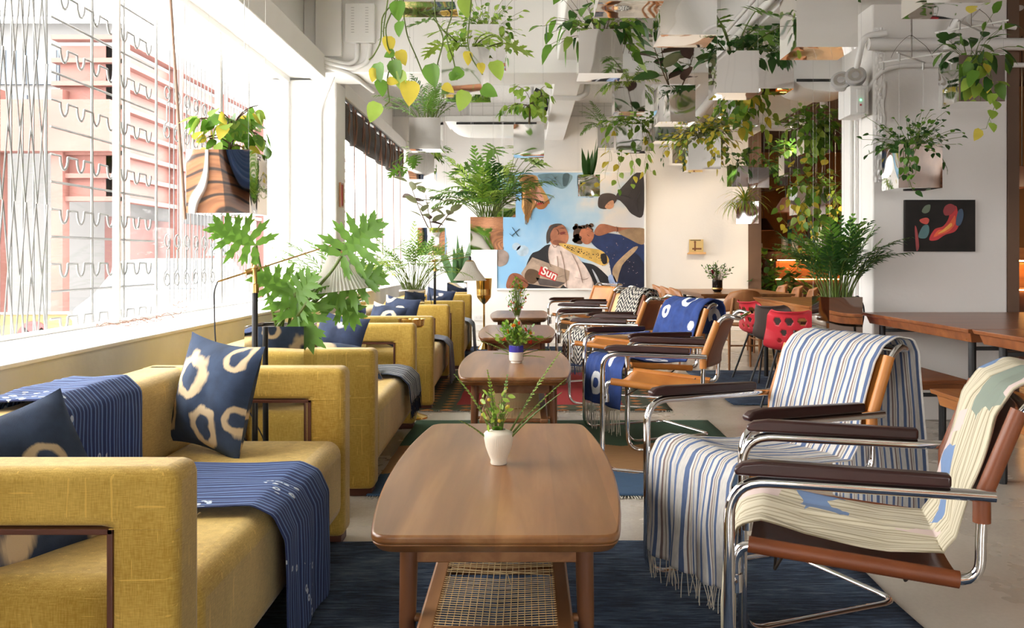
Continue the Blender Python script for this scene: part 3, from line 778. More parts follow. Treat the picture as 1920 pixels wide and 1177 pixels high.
def zigzag():
    m, nt, b = newmat('black_white_zigzag'); s = sep(nt, uvvec(nt))
    tri = math_(nt, 'PINGPONG', s[0], .05); f = math_(nt, 'FRACT', math_(nt, 'MULTIPLY', math_(nt, 'ADD', s[1], math_(nt, 'MULTIPLY', tri, 1.1)), 1 / .04))
    k = math_(nt, 'GREATER_THAN', math_(nt, 'ADD', f, math_(nt, 'MULTIPLY', math_(nt, 'SUBTRACT', noisef(nt, uvvec(nt), 60, 2), .5), .5)), .5)
    L(nt, mix(nt, k, srgb(24, 24, 34), srgb(196, 190, 178)), b.inputs['Base Color']); b.inputs['Roughness'].default_value = .9
    return m
M['zigzag'] = zigzag()
def patchwork():
    m, nt, b = newmat('cream_patchwork_knit'); uv = uvvec(nt)
    s = sep(nt, uv)
    f = math_(nt, 'FRACT', math_(nt, 'MULTIPLY', math_(nt, 'ADD', s[0], math_(nt, 'MULTIPLY', noisef(nt, uv, 2.5, 1), .02)), 1 / .016))
    base = ramp(nt, f, [(0, srgb(126, 114, 90)), (.12, srgb(194, 184, 158)), (.5, srgb(210, 201, 178)), (.88, srgb(194, 184, 158)), (1, srgb(126, 114, 90))])
    mp = N(nt, 'ShaderNodeMapping'); L(nt, uv, mp.inputs[0]); mp.inputs['Rotation'].default_value = (0, 0, R(33)); mp.inputs['Location'].default_value = (.31, .13, 0)
    vo = N(nt, 'ShaderNodeTexVoronoi'); vo.inputs['Scale'].default_value = 8.5; vo.distance = 'CHEBYCHEV'; L(nt, mp.outputs[0], vo.inputs['Vector'])
    cs = sep(nt, vo.outputs['Color'])
    mask = math_(nt, 'GREATER_THAN', cs[0], .66)
    pc = ramp(nt, cs[1], [(0, srgb(112, 136, 174)), (.35, srgb(208, 188, 182)), (.62, srgb(132, 142, 130)), (.8, srgb(112, 136, 174))], 'CONSTANT')
    hs = math_(nt, 'GREATER_THAN', noisef(nt, uv, 2.2, 0), .40)
    L(nt, mix(nt, math_(nt, 'MULTIPLY', mask, hs), base, pc), b.inputs['Base Color']); b.inputs['Roughness'].default_value = .95
    bump(nt, b, f, .25, .004)
    return m
M['patch'] = patchwork()

# ------------------------------------------------------------------ throws over the sofas
sofa_path = lambda zend, xb=-1.56, zb=.45, xf=-.66: [(xb, zb), (xb + .01, .66), (xb + .05, .70), (xb + .12, .695), (xb + .22, .70), (xb + .265, .66), (-1.265, .44), (-1.22, .425), (xf - .08, .425), (xf - .03, .40), (xf - .002, .34), (xf, zend)]
o, _, _ = cloth('indigo_throw', M['navy_stripe'], sofa_path(.03), 2.50, 3.06, nv=150, nu=44, amp=.006, hang=.012, hangfrom=.62, seed=2, skew=-.02, off=.008,
                edge=lambda u, v: .05 * math.exp(-((v - .25) / .12) ** 2) + .02 * math.sin(v * 9))
tag(o, 'indigo striped cloth runner draped over the nearest mustard sofa', 'throw')
o, _, _ = cloth('striped_throw', M['grey_stripe'], [(-1.15, .425), (-.80, .43), (-.73, .415), (-.685, .37), (-.675, .27)], 5.35, 5.85, nv=40, nu=24, amp=.004, hang=.006, hangfrom=.7, seed=5, fringe=60, fl=.09, off=.006)
tag(o, 'dark and pale thin-striped fringed throw on second sofa seat', 'throw')
o, _, _ = cloth('navy_throw', M['navy_plain'], [(-1.2, .425), (-.78, .43), (-.70, .415), (-.655, .37), (-.645, .06)], 7.75, 8.15, nv=40, nu=20, amp=.004, hang=.012, hangfrom=.6, seed=6, off=.006)
tag(o, 'plain navy throw hanging off the third sofa seat', 'throw')
o, _, _ = cloth('slate_throw', M['grey_plain'], [(-1.2, .425), (-.72, .43), (-.645, .415), (-.60, .37), (-.59, .05)], 10.1, 10.6, nv=40, nu=20, amp=.004, hang=.012, hangfrom=.6, seed=7, off=.006)
tag(o, 'slate grey throw hanging off the farthest sofa seat', 'throw')

# ------------------------------------------------------------------ pillows
def pillow(label, loc, rot, mat, size=.40, th=.075, seed=0):
    mb = MB(); n = 22
    def side(sg):
        def fn(u, v):
            a = 2 * u - 1; b = 2 * v - 1; h = size / 2
            x = h * a * (1 - .10 * (1 - b * b)); z = h * b * (1 - .10 * (1 - a * a))
            t = th * ((1 - a * a) ** .55) * ((1 - b * b) ** .55) * (1 + .18 * noise.noise((a * 2 + seed, b * 2, sg)))
            t += .006 * noise.noise((a * 7, b * 7, seed + sg)) * (1 - max(abs(a), abs(b)))
            return (x, sg * t, z)
        return fn
    mb.grid(side(-1), n, n, uvf=lambda u, v: (u * size, v * size))
    o2 = len(mb.v)
    mb.grid(side(1), n, n, uvf=lambda u, v: (.4 - u * size, v * size))
    mb.f = mb.f[:n * n] + [tuple(reversed(f)) for f in mb.f[n * n:]]
    o = mb.build('pillow', mat, None, ang=60); o.location = loc; o.rotation_euler = rot
    return tag(o, label, 'pillow')
dk, dk2, crm = srgb(34, 48, 70), srgb(50, 66, 92), srgb(196, 174, 140)
M['shibA'] = shibori('indigo_ring_shibori', dk, dk2, crm, [(.135, .27, .078, .034), (.33, .37, .05, .026), (.255, .09, .055, .026), (.01, .11, .06, .024), (.40, .13, .035, .024)], .05, (.25, .6), 9)
M['shibB'] = shibori('indigo_patch_shibori', dk, dk2, crm, [(.06, .30, .0, .08), (.24, .22, .05, .026), (.33, .06, .05, .03), (.10, .06, .0, .07)], .03, (.25, .6), 11)
M['shibC'] = shibori('indigo_plain_shibori', srgb(34, 44, 66), srgb(48, 60, 88), srgb(206, 200, 196), [(.20, .30, .0, .05), (.28, .02, .0, .06)], .03, (.3, .7), 11)
M['shibD'] = shibori('indigo_ring_shibori_small', srgb(34, 44, 66), srgb(48, 60, 88), srgb(206, 196, 176), [(.22, .22, .05, .03), (.05, .36, .05, .03)], .02, (.3, .6), 11)
pillow('dark indigo pillow with cream dyed rings standing upright against backrest', (-1.125, 3.36, .61), (R(-12), R(5), R(-34)), M['shibA'], .41, .085, 1)
pillow('dark indigo pillow with cream patches slumped behind the nearest sofa arm', (-1.21, 2.24, .555), (R(-28), R(-10), R(62)), M['shibB'], .40, .08, 2)
pillow('plain blue pillow standing at the far arm of second sofa', (-1.16, 5.74, .585), (R(-14), R(8), R(-22)), M['shibC'], .36, .08, 3)
pillow('dark pillow lying low near the arm opening of second sofa', (-1.02, 5.35, .50), (R(-60), R(10), R(30)), M['shibB'], .38, .07, 4)
pillow('blue and white peaked pillow at near end of third sofa', (-1.12, 7.35, .585), (R(-20), R(8), R(-26)), M['shibD'], .33, .08, 5)
pillow('indigo pillow with one cream ring on the third sofa', (-1.10, 8.05, .595), (R(-12), R(6), R(-26)), M['shibD'], .36, .085, 6)
pillow('blue peaked pillow at near end of the farthest sofa', (-1.04, 9.95, .575), (R(-18), R(10), R(-26)), M['shibC'], .32, .08, 7)
pillow('small blue pillow at the far end of the farthest sofa', (-1.02, 10.75, .58), (R(-14), R(8), R(-20)), M['shibC'], .36, .07, 8)

# ------------------------------------------------------------------ coffee tables
def boat(Lh, we, wm, n=14, rc=.05):
    """half outline of a boat-shaped top: half length Lh, half width we at ends, wm at middle"""
    right = [(we + (wm - we) * (1 - (abs(-1 + 2 * k / n)) ** 2.2), -Lh + 2 * Lh * k / n) for k in range(n + 1)]
    pts = [(-x, y) for x, y in reversed(right)] + right
    out = []
    m = len(pts)
    for i, p in enumerate(pts):
        if p[1] in (-Lh, Lh) or abs(abs(p[1]) - Lh) < 1e-6:
            a = Vector(pts[i - 1]); b = Vector(p); c = Vector(pts[(i + 1) % m])
            q0 = b + (a - b).normalized() * min(rc, (a - b).length * .6); q1 = b + (c - b).normalized() * min(rc, (c - b).length * .6)
            for k in range(5):
                t = k / 4; v = q0 * (1 - t) ** 2 + b * 2 * t * (1 - t) + q1 * t * t; out.append((v.x, v.y))
        else: out.append(p)
    return out
def make_coffee(label, loc, Ln=1.50, mesh_detail=True):
    t = thing('coffee_table', label, 'coffee table', loc)
    Lh = Ln / 2
    mb = MB(); ol = boat(Lh, .292, .342); mb.prism(ol, .428, .45).prism(ol, .400, .428, inset_bot=.034)
    mb.build('tabletop', M['walnut'], t, bevel=.007, seg=3)
    MB().box(-.20, .20, -Lh + .13, -Lh + .155, .345, .402).box(-.20, .20, Lh - .155, Lh - .13, .345, .402).box(-.215, -.195, -Lh + .13, Lh - .13, .345, .402).box(.195, .215, -Lh + .13, Lh - .13, .345, .402).build('apron', M['walnut_y'], t, bevel=.003)
    for sx in (-1, 1):
        for sy in (-1, 1):
            MB().tube([(sx * .218, sy * (Lh - .14), .405), (sx * .222, sy * (Lh - .135), .2), (sx * .226, sy * (Lh - .13), 0)], [.0235, .021, .0145], 16).build('leg', M['walnut_leg'], t)
    s = MB().box(-.190, -.145, -Lh + .02, Lh - .10, .195, .22).box(.145, .190, -Lh + .02, Lh - .10, .195, .22)
    s.box(-.15, .15, -Lh + .03, -Lh + .06, .196, .218).box(-.15, .15, Lh - .16, Lh - .12, .196, .218).box(-.15, .15, -.23, -.19, .180, .204).box(-.15, .15, .19, .23, .180, .204)
    s.box(-.222, -.185, -Lh + .125, -Lh + .15, .198, .216).box(.185, .222, -Lh + .125, -Lh + .15, .198, .216).box(-.222, -.185, Lh - .15, Lh - .125, .198, .216).box(.185, .222, Lh - .15, Lh - .125, .198, .216)
    sh = s.build('shelf_frame', M['walnut_y'], t, bevel=.008, seg=3)
    mb = MB()
    for k in range(17):
        x = -.14 + .28 * k / 16; mb.tube([(x, -Lh + .05, .2155), (x, 0, .209), (x, Lh - .15, .2155)], .0013, 4)
    ny = int((Ln - .2) / .0155)
    for k in range(ny):
        y = -Lh + .055 + k * .0155
        if abs(y + Lh - .42) < .01 or abs(y + Lh - .47) < .008: continue
        mb.tube([(-.15, y, .219), (0, y + .002 * math.sin(k * 3), .2115), (.15, y, .219)], .0012, 4)
    mb.tube([(.14, -Lh + .42, .216), (.0, -Lh + .46, .213), (-.05, -Lh + .50, .20)], .0015, 4).tube([(-.14, -Lh + .48, .216), (.02, -Lh + .44, .213), (.03, -Lh + .38, .205)], .0015, 4)
    mb.build('cane_webbing', M['rattan'], sh)
    return t
ct = make_coffee('walnut coffee table nearest the camera holding ribbed cream vase', (-.0755, 2.94, 0))
dup(ct, (-.073, 5.86, 0), 0, 'second walnut coffee table holding the blue and white cup')
dup(ct, (-.088, 8.44, 0), 0, 'third walnut coffee table holding small narrow-necked vase')
dup(ct, (-.086, 11.02, 0), 0, 'farthest walnut coffee table with nothing on its top')

# ------------------------------------------------------------------ cantilever armchairs
def make_chair(label, loc, rz, inner='leather', outer='leather_b', group=None):
    t = thing('armchair', label, 'armchair', loc, rz, group)
    w = .27
    half = [(-.50, -w, .613), (.035, -w, .613), (.035, -w, .013), (-.56, -w, .013)]
    pts = half + [(x, -y, z) for x, y, z in reversed(half)]
    MB().tube(rpath(pts, [0, .085, .085, .07, .07, .085, .085, 0], 8), .0125, 14).build('tube_frame', M['chrome'], t)
    y = .245
    half = [(.022, -y, .375), (.022, -y, .466), (-.475, -y, .425), (-.478, -y, .60), (-.555, -y, .785), (-.59, -y, .82), (-.65, -y + .02, .805)]
    pts = half + [(a, -b, c) for a, b, c in reversed(half)]
    sf = MB().tube(rpath(pts, [0, .04, .05, .08, .05, .03, .04, .04, .03, .05, .08, .05, .04, 0], 6), .0115, 12)
    sf.build('seat_frame', M['chrome'], t)
    for s in (-1, 1):
        MB().tube([(.022, s * y, .36), (.022, s * y, .40)], .015, 10).tube([(.028, s * (y + .025), .385), (.022, s * y, .385)], .008, 8).build('clamp', M['chrome'], t)
        pr = [(-.415, .626), (-.415, .654), (-.035, .660), (.006, .654), (.026, .640), (.020, .626)]
        mb = MB(); n = len(pr); h = .018
        mb.add([(a, s * w - h, b) for a, b in pr] + [(a, s * w + h, b) for a, b in pr],
               [tuple(range(n)), tuple(reversed(range(n, 2 * n)))] + [(i, n + i, n + (i + 1) % n, (i + 1) % n) for i in range(n)])
        mb.build('armrest', M['darkwood'], t, bevel=.007, seg=3)
    # leather seat sling and its sleeves
    def sx(v): return -.005 - .43 * v
    def rz_(x): return .466 + (x + .012) / .463 * .041
    mb = MB(); mb.grid(lambda u, v: (sx(v), (2 * u - 1) * (y + .0), rz_(sx(v)) + .004 - .045 * (1 - (2 * u - 1) ** 2) * (.35 + .65 * math.sin(PI * min(1, v * .9 + .1)))), 16, 12)
    st = mb.build('seat', M[inner], t, solid=.005)
    for s in (-1, 1):
        MB().tube([(sx(0), s * y, rz_(sx(0))), (sx(1), s * y, rz_(sx(1)))], .0185, 12).build('seat_sleeve', M[inner], st)
    # backrest
    def bx(z): return -.478 - (z - .60) / .23 * .087 if z > .60 else -.478
    mb = MB(); mb.grid(lambda u, v: (bx(  .555 + .235 * v) - .022 * (1 - (2 * u - 1) ** 2) + .004, (2 * u - 1) * (y + .0), .555 + .235 * v), 16, 8)
    bk = mb.build('backrest', [M[inner]], t, solid=.006)
    mb = MB(); mb.grid(lambda u, v: (bx(.555 + .235 * v) - .030 * (1 - (2 * u - 1) ** 2) - .012, (2 * u - 1) * (y + .004), .556 + .233 * v), 16, 8)
    mb.build('back_lining', M[outer], bk, solid=.004)
    for s in (-1, 1):
        MB().tube([(bx(.552), s * y, .552), (bx(.60), s * y, .60), (bx(.788), s * y, .788)], .018, 12).build('back_sleeve', M[inner if inner != 'leather_p' else 'leather_b'], bk)
    mb = MB()
    for x0 in (-.08, -.36):
        mb.tube([(x0, -y, .45), (x0 + .02, -y + .10, .385), (x0 + .02, y - .10, .385), (x0, y, .45)], .004, 6)
    mb.build('strap', M['strap'], t)
    return t
def placerot(fx, fy, nx, ny):
    """chair origin = mid of the two front bends; direction = local +x"""
    return math.atan2(ny, nx)
chairs = {}
CH = [  # key, mid-front X, Y, facing vector, inner, outer, label
 (1, .555, 2.31, (-.955, .275), 'leather_b', 'leather_b', 'tubular armchair nearest the camera under the cream patchwork throw'),
 (2, .552, 2.98, (-.93, -.40), 'leather', 'leather_b', 'tubular armchair draped in blue and white striped throw'),
 (3, .515, 5.055, (-.93, .34), 'leather', 'leather_b', 'bare brown leather armchair between the blue and striped draped ones'),
 (4, .513, 5.785, (-.91, -.41), 'leather', 'leather', 'tubular armchair covered by the bright blue shibori cloth'),
 (5, .452, 7.255, (-.93, .38), 'leather', 'leather_b', 'brown-backed armchair beside third table, back turned to the camera'),
 (6, .405, 7.96, (-.92, -.42), 'leather_p', 'leather_b', 'pale tan armchair carrying black and white zigzag throw'),
 (7, .432, 9.64, (-.93, .36), 'leather', 'leather_b', 'armchair by the farthest table with shaggy cloth on its seat'),
 (8, .385, 10.42, (-.92, -.40), 'leather', 'leather_b', 'farthest tan leather armchair in front of the large photograph'),
]
protos = {}
for k, x, y, d, inn, out_, lab in CH:
    rz = math.atan2(d[1], d[0])
    key = (inn, out_)
    if key in protos: chairs[k] = dup(protos[key], (x, y, 0), rz, lab)
    else: protos[key] = chairs[k] = make_chair(lab, (x, y, 0), rz, inn, out_)
def cm(k, dz=0):
    for q in CH:
        if q[0] == k: return Matrix.Translation((q[1], q[2], dz)) @ Matrix.Rotation(math.atan2(q[3][1], q[3][0]), 4, 'Z')
bp = lambda b0=.30, zf=.12, xf=.03: [(-.73, b0), (-.71, .60), (-.69, .79), (-.67, .823), (-.61, .832), (-.56, .81), (-.525, .765), (-.475, .61), (-.455, .50), (-.42, .452), (-.30, .452), (-.12, .470), (-.03, .487), (.005, .475), (xf - .01, .43), (xf, .30), (xf, zf)]
M['fringe_w'] = simple('undyed_fringe', srgb(190, 184, 170), .9)
M['fringe_n'] = simple('navy_white_fringe', srgb(110, 122, 150), .9)
o, _, _ = cloth('striped_throw', M['ticking'], bp(.22, .115, .035), -.232, .222, nv=170, nu=44, amp=.008, hang=.028, hangfrom=.72, seed=11, mtx=cm(2), fringe=40, fmat=M['fringe_w'], fl=.07, wavy=20, off=.010)
tag(o, 'blue, white and brown striped fringed throw hanging to floor over armchair', 'throw')
o, _, _ = cloth('patchwork_throw', M['patch'], bp(.62, .02, .035)[1:], -.215, .16, nv=160, nu=40, amp=.012, hang=.016, hangfrom=.78, seed=17, mtx=cm(1), wavy=9, off=.012, skew=.05,
    edge=lambda u, v: .045 * math.sin(v * 5.0 - .4))
tag(o, 'cream ribbed patchwork throw with blue and pink pieces over nearest armchair', 'throw')
o, _, _ = cloth('shibori_throw', M['shib_blue'], bp(.70, .20, .035), -.235, .225, nv=150, nu=36, amp=.008, hang=.016, hangfrom=.74, seed=23, mtx=cm(4), fringe=70, fmat=M['fringe_w'], fl=.15, wavy=12, off=.010)
tag(o, 'bright blue cloth with white resist rings draped over an armchair', 'throw')
o, _, _ = cloth('zigzag_throw', M['zigzag'], bp(.66, .22, .035), -.12, .225, nv=150, nu=30, amp=.008, hang=.016, hangfrom=.74, seed=29, mtx=cm(6), fringe=40, fmat=M['navy_plain'], fl=.09, wavy=12, off=.010)
tag(o, 'black and white zigzag throw draped over pale tan armchair', 'throw')
o, _, _ = cloth('shaggy_throw', M['fringe_w'], [(-.40, .452), (-.30, .452), (-.12, .470), (-.03, .487), (.02, .46), (.035, .36)], -.1, .2, nv=50, nu=20, amp=.008, hang=.01, hangfrom=.7, seed=31, mtx=cm(7), fringe=50, fmat=M['fringe_w'], fl=.08, off=.010)
tag(o, 'small shaggy off-white cloth hanging off the seat by farthest table', 'throw')

# ------------------------------------------------------------------ rugs
def rug(name, label, x0, x1, y0, y1, mat, fringe=True, th=.008, fm='fringe_w'):
    mb = MB()
    nx = 30; ny = max(20, int((y1 - y0) * 26))
    amp = .006
    def fn(u, v):
        x = x0 + (x1 - x0) * u + .012 * noise.noise((v * 6, u * 2 + y0, 4)); y = y0 + (y1 - y0) * v + .012 * noise.noise((u * 6, v * 2 + x0, 9))
        return (x, y, th + amp * max(0, noise.noise((x * 3, y * 5, 1))))
    mb.grid(fn, nx, ny, uvf=lambda u, v: (u * (x1 - x0), v * (y1 - y0)))
    o = mb.build(name, mat, None, solid=.007); tag(o, label, 'rug')
    if fringe:
        mb = MB(); rnd = random.Random(3)
        n = int((x1 - x0) / .012)
        for yy, s in ((y0, -1), (y1, 1)):
            for k in range(n):
                x = x0 + (k + .5) * .012
                mb.tube([(x, yy, .008), (x + rnd.uniform(-.01, .01), yy + s * rnd.uniform(.02, .04), .004)], .0022, 3)
        mb.build('fringe', M[fm], o)
    return o
def ragrug():
    m, nt, b = newmat('indigo_rag_rug'); v = coords(nt, 'Object', (1.6, 13, 1)); n1 = noisef(nt, v, 5, 8, .75, .5)
    n2 = noisef(nt, coords(nt), 3, 3)
    f = math_(nt, 'ADD', math_(nt, 'MULTIPLY', n1, .7), math_(nt, 'MULTIPLY', n2, .3))
    L(nt, ramp(nt, f, [(.36, srgb(24, 34, 52)), (.46, srgb(52, 72, 102)), (.54, srgb(84, 108, 140)), (.64, srgb(142, 162, 186))]), b.inputs['Base Color'])
    b.inputs['Roughness'].default_value = .95; bump(nt, b, n1, 1.0, .03); return m
M['ragrug'] = ragrug()
def kilim(name, bands, zig=.06, per=.22, border=None, bcol=None):
    """bands: list of (y metres, colour) along the rug; edges zigzag"""
    m, nt, b = newmat(name); uv = uvvec(nt); s = sep(nt, uv)
    st = math_(nt, 'FLOOR', math_(nt, 'MULTIPLY', s[0], 55))
    tri = math_(nt, 'PINGPONG', math_(nt, 'MULTIPLY', st, 1 / 55), per)
    y = math_(nt, 'SUBTRACT', s[1], math_(nt, 'MULTIPLY', tri, zig / per))
    mx = bands[-1][0] + 1.0
    col = ramp(nt, math_(nt, 'MULTIPLY', y, 1 / mx), [(max(0, p / mx), c) for p, c in bands], 'CONSTANT')
    if border:
        w, hw = border
        e = math_(nt, 'MAXIMUM', math_(nt, 'SUBTRACT', math_(nt, 'ABSOLUTE', math_(nt, 'SUBTRACT', s[0], w / 2)), w / 2 - hw), math_(nt, 'SUBTRACT', math_(nt, 'ABSOLUTE', math_(nt, 'SUBTRACT', s[1], bcol[1] / 2)), bcol[1] / 2 - hw * .7))
        dz = math_(nt, 'ADD', math_(nt, 'PINGPONG', s[0], .07), math_(nt, 'PINGPONG', s[1], .07))
        dia = math_(nt, 'LESS_THAN', dz, .045)
        bc = mix(nt, dia, bcol[0], bcol[2])
        col = mix(nt, math_(nt, 'GREATER_THAN', e, 0.0), col, bc)
    hs = N(nt, 'ShaderNodeHueSaturation'); L(nt, col, hs.inputs['Color'])
    L(nt, math_(nt, 'ADD', math_(nt, 'MULTIPLY', noisef(nt, coords(nt, 'UV', (1, 12, 1)), 12, 4), .6), .7), hs.inputs['Value'])
    L(nt, hs.outputs[0], b.inputs['Base Color']); b.inputs['Roughness'].default_value = .95
    bump(nt, b, noisef(nt, coords(nt, 'UV', (1, 10, 1)), 40, 3), .4, .004)
    return m
rug('navy_rug', 'navy blue rag rug under the nearest coffee table', -.84, 1.17, .7, 3.60, M['ragrug'], False)
rug('green_kilim', 'kilim rug with green, brown and blue bands under striped armchair', -.74, 1.22, 4.30, 6.30,
    kilim('green_brown_kilim', [(0, srgb(58, 86, 116)), (.42, srgb(164, 122, 78)), (1.12, srgb(62, 92, 70)), (2.6, srgb(62, 92, 70))], .16, .32))
rug('red_kilim', 'red kilim rug with dark green diamond border under second table', -.86, 1.05, 6.72, 9.15,
    kilim('red_kilim_weave', [(0, srgb(150, 36, 38)), (1.2, srgb(168, 46, 44)), (3, srgb(150, 36, 38))], .02, .1, (1.91, .34), (srgb(66, 72, 52), 2.43, srgb(176, 112, 60))))
rug('blue_rug', 'faded blue rag rug under the farthest coffee table', -1.0, .95, 9.5, 11.6, M['ragrug'], False)
o = rug('small_blue_rug', 'small blue striped rag rug under the red chairs', 1.55, 2.62, 7.0, 9.1, M['ragrug'], False)
# ------------------------------------------------------------------ leaves and plants
PROF = {
 'oval': lambda t: math.sin(PI * t ** .85) ** .8 if 0 < t < 1 else 0.0,
 'lance': lambda t: (math.sin(PI * t ** .7)) ** .9 if 0 < t < 1 else 0.0,
 'heart': lambda t: math.sin(PI * (t * .97 + .03) ** .58) ** .75 if t < 1 else 0.0,
 'strap': lambda t: min(1, t * 9 + .5) * (1 - t ** 3),
 'sword': lambda t: (.75 + .45 * math.sin(PI * min(1, t * 1.15))) * (1 - t ** 4) + .0,
}
def leaf(mb, p, d, nrm, Ln, Wd, prof='oval', mi=0, droop=.3, fold=.25, n=4, wave=0):
    d = d.normalized(); s = d.cross(nrm)
    if s.length < 1e-4: s = d.cross(Vector((.3, .8, .1)))
    s.normalize(); nn = s.cross(d).normalized(); f = PROF[prof]; vs = []
    for i in range(n + 1):
        t = i / n; c = p + d * Ln * t + Vector((0, 0, -droop * Ln * t * t)); w = Wd * .5 * f(t)
        if wave: w *= 1 + wave * math.sin(t * 22)
        vs += [c + s * w + nn * fold * w, c, c - s * w + nn * fold * w]
    fs = []
    for i in range(n):
        a = 3 * i; fs += [(a, a + 1, a + 4, a + 3), (a + 1, a + 2, a + 5, a + 4)]
    mb.add(vs, fs, mi)
def rv(rnd, s=1): return Vector((rnd.uniform(-s, s), rnd.uniform(-s, s), rnd.uniform(-s, s)))
def arc(p, az, el, Ln, bend, n=8):
    """curve leaving p at azimuth az / elevation el, drooping by bend"""
    pts = [Vector(p)]; e = el
    for i in range(n):
        pts.append(pts[-1] + Vector((math.cos(az) * math.cos(e), math.sin(az) * math.cos(e), math.sin(e))) * (Ln / n)); e -= bend / n
    return pts
def frond(mf, ms, rnd, p, az, el, Ln, bend, mi=0, pairs=16, ll=.13, lw=.016, bare=.25, mstem=0):
    pts = arc(p, az, el, Ln, bend, 14); ms.tube(pts, [.0035 * (1 - .8 * i / 14) + .0006 for i in range(15)], 5, mstem)
    q, T = resample(pts, pairs)
    for i in range(int(pairs * bare), pairs + 1):
        t = i / pairs; d = (q[min(i + 1, pairs)] - q[max(i - 1, 0)]).normalized(); side = d.cross(Vector((0, 0, 1)))
        if side.length < .05: side = Vector((math.sin(az), -math.cos(az), 0))
        side.normalize(); up = side.cross(d)
        l = ll * (math.sin(PI * min(1, (t - bare) / (1 - bare) * .85 + .13)) * .75 + .25) * rnd.uniform(.85, 1.15)
        for s in (-1, 1):
            dd = (side * s * (.85 - .35 * t) + d * (.55 + .5 * t) + up * .12 + rv(rnd, .08))
            leaf(mf, q[i], dd, up, l, lw, 'lance', mi, rnd.uniform(.2, .55), .2, 3)
def palm(mf, ms, rnd, R0=.09, n=14, h=.45, spread=1.0, mi=(0,), ll=.13, lw=.016, stems=0, pairs=16, el=(50, 85), bend=(.8, 1.7), bare=.3):
    for k in range(n):
        az = rnd.uniform(0, 2 * PI); r = R0 * rnd.random() ** .5; p = Vector((math.cos(az) * r, math.sin(az) * r, 0))
        az2 = az + rnd.uniform(-.7, .7); frond(mf, ms, rnd, p, az2, R(rnd.uniform(*el)), h * rnd.uniform(.75, 1.2), rnd.uniform(*bend) * spread, rnd.choice(mi), pairs, ll, lw, bare)
def lobed(mf, p, d, nrm, Ln, mi=0, droop=.2, lobes=5, w=.085, rnd=None, sweep=1.0):
    """deeply split philodendron leaf"""
    d = d.normalized(); s = d.cross(nrm).normalized(); nn = s.cross(d).normalized()
    leaf(mf, p, d, nn, Ln, Ln * .30, 'oval', mi, droop, .05, 6)
    for k in range(lobes):
        t = .02 + .80 * k / lobes; base = p + d * Ln * t + Vector((0, 0, -droop * Ln * t * t))
        ang = R(118 - 84 * k / (lobes - 1)) * sweep; l = Ln * (.60 - .26 * abs(k / (lobes - 1) - .30) * 1.4)
        for sg in (-1, 1):
            a = ang + (rnd.uniform(-.10, .10) if rnd else 0)
            dd = d * math.cos(a) + s * sg * math.sin(a) + nn * .10
            leaf(mf, base, dd, nn, l * (rnd.uniform(.88, 1.1) if rnd else 1), Ln * w * 1.7, 'lance', mi, droop * .6, .12, 8, .16)
            tip = base + dd.normalized() * l * .45
            for e in (-.42, .42):
                d2 = d * math.cos(a + e) + s * sg * math.sin(a + e) + nn * .05
                leaf(mf, tip, d2, nn, l * .38, Ln * w * .8, 'lance', mi, droop * .5, .1, 4, .1)
def philo(mf, ms, rnd, n=7, h=.35, Ln=.22, mi=(0,), lobes=5, el=(35, 80), R0=.06):
    for k in range(n):
        az = 2 * PI * k / n + rnd.uniform(-.4, .4); p = Vector((math.cos(az) * R0 * rnd.random(), math.sin(az) * R0 * rnd.random(), 0))
        pts = arc(p, az, R(rnd.uniform(*el)), h * rnd.uniform(.7, 1.25), rnd.uniform(.2, .9), 8); ms.tube(pts, [.005] * 5 + [.004] * 4, 6)
        dd = (pts[-1] - pts[-2]).normalized(); dd = Vector((dd.x, dd.y, dd.z * .2 - .35)).normalized()
        nr = Vector((-dd.x * .3, -dd.y * .3, 1)) + rv(rnd, .35)
        lobed(mf, pts[-1], dd, nr, Ln * rnd.uniform(.8, 1.15), rnd.choice(mi), .15, lobes, rnd=rnd)
def bush(mf, ms, rnd, n=60, h=.2, r=.14, Ln=.06, Wd=.045, prof='oval', mi=(0,), droop=.5, z0=0):
    for k in range(n):
        az = rnd.uniform(0, 2 * PI); el = R(rnd.uniform(10, 88)); q = rnd.random() ** .5
        pts = arc((math.cos(az) * .05 * q, math.sin(az) * .05 * q, z0), az + rnd.uniform(-.5, .5), el, (h * math.sin(el) + r * math.cos(el)) * (.35 + .75 * q), rnd.uniform(.2, 1.2), 5)
        ms.tube(pts, .0014, 4)
        d = (pts[-1] - pts[-2]).normalized() + rv(rnd, .5)
        for j in range(2):
            leaf(mf, pts[-1 - j * 2], d + rv(rnd, .6), Vector((0, 0, 1)) + rv(rnd, .5), Ln * rnd.uniform(.7, 1.2), Wd * rnd.uniform(.8, 1.1), prof, rnd.choice(mi), droop * rnd.uniform(.3, 1.3), .2, 4)
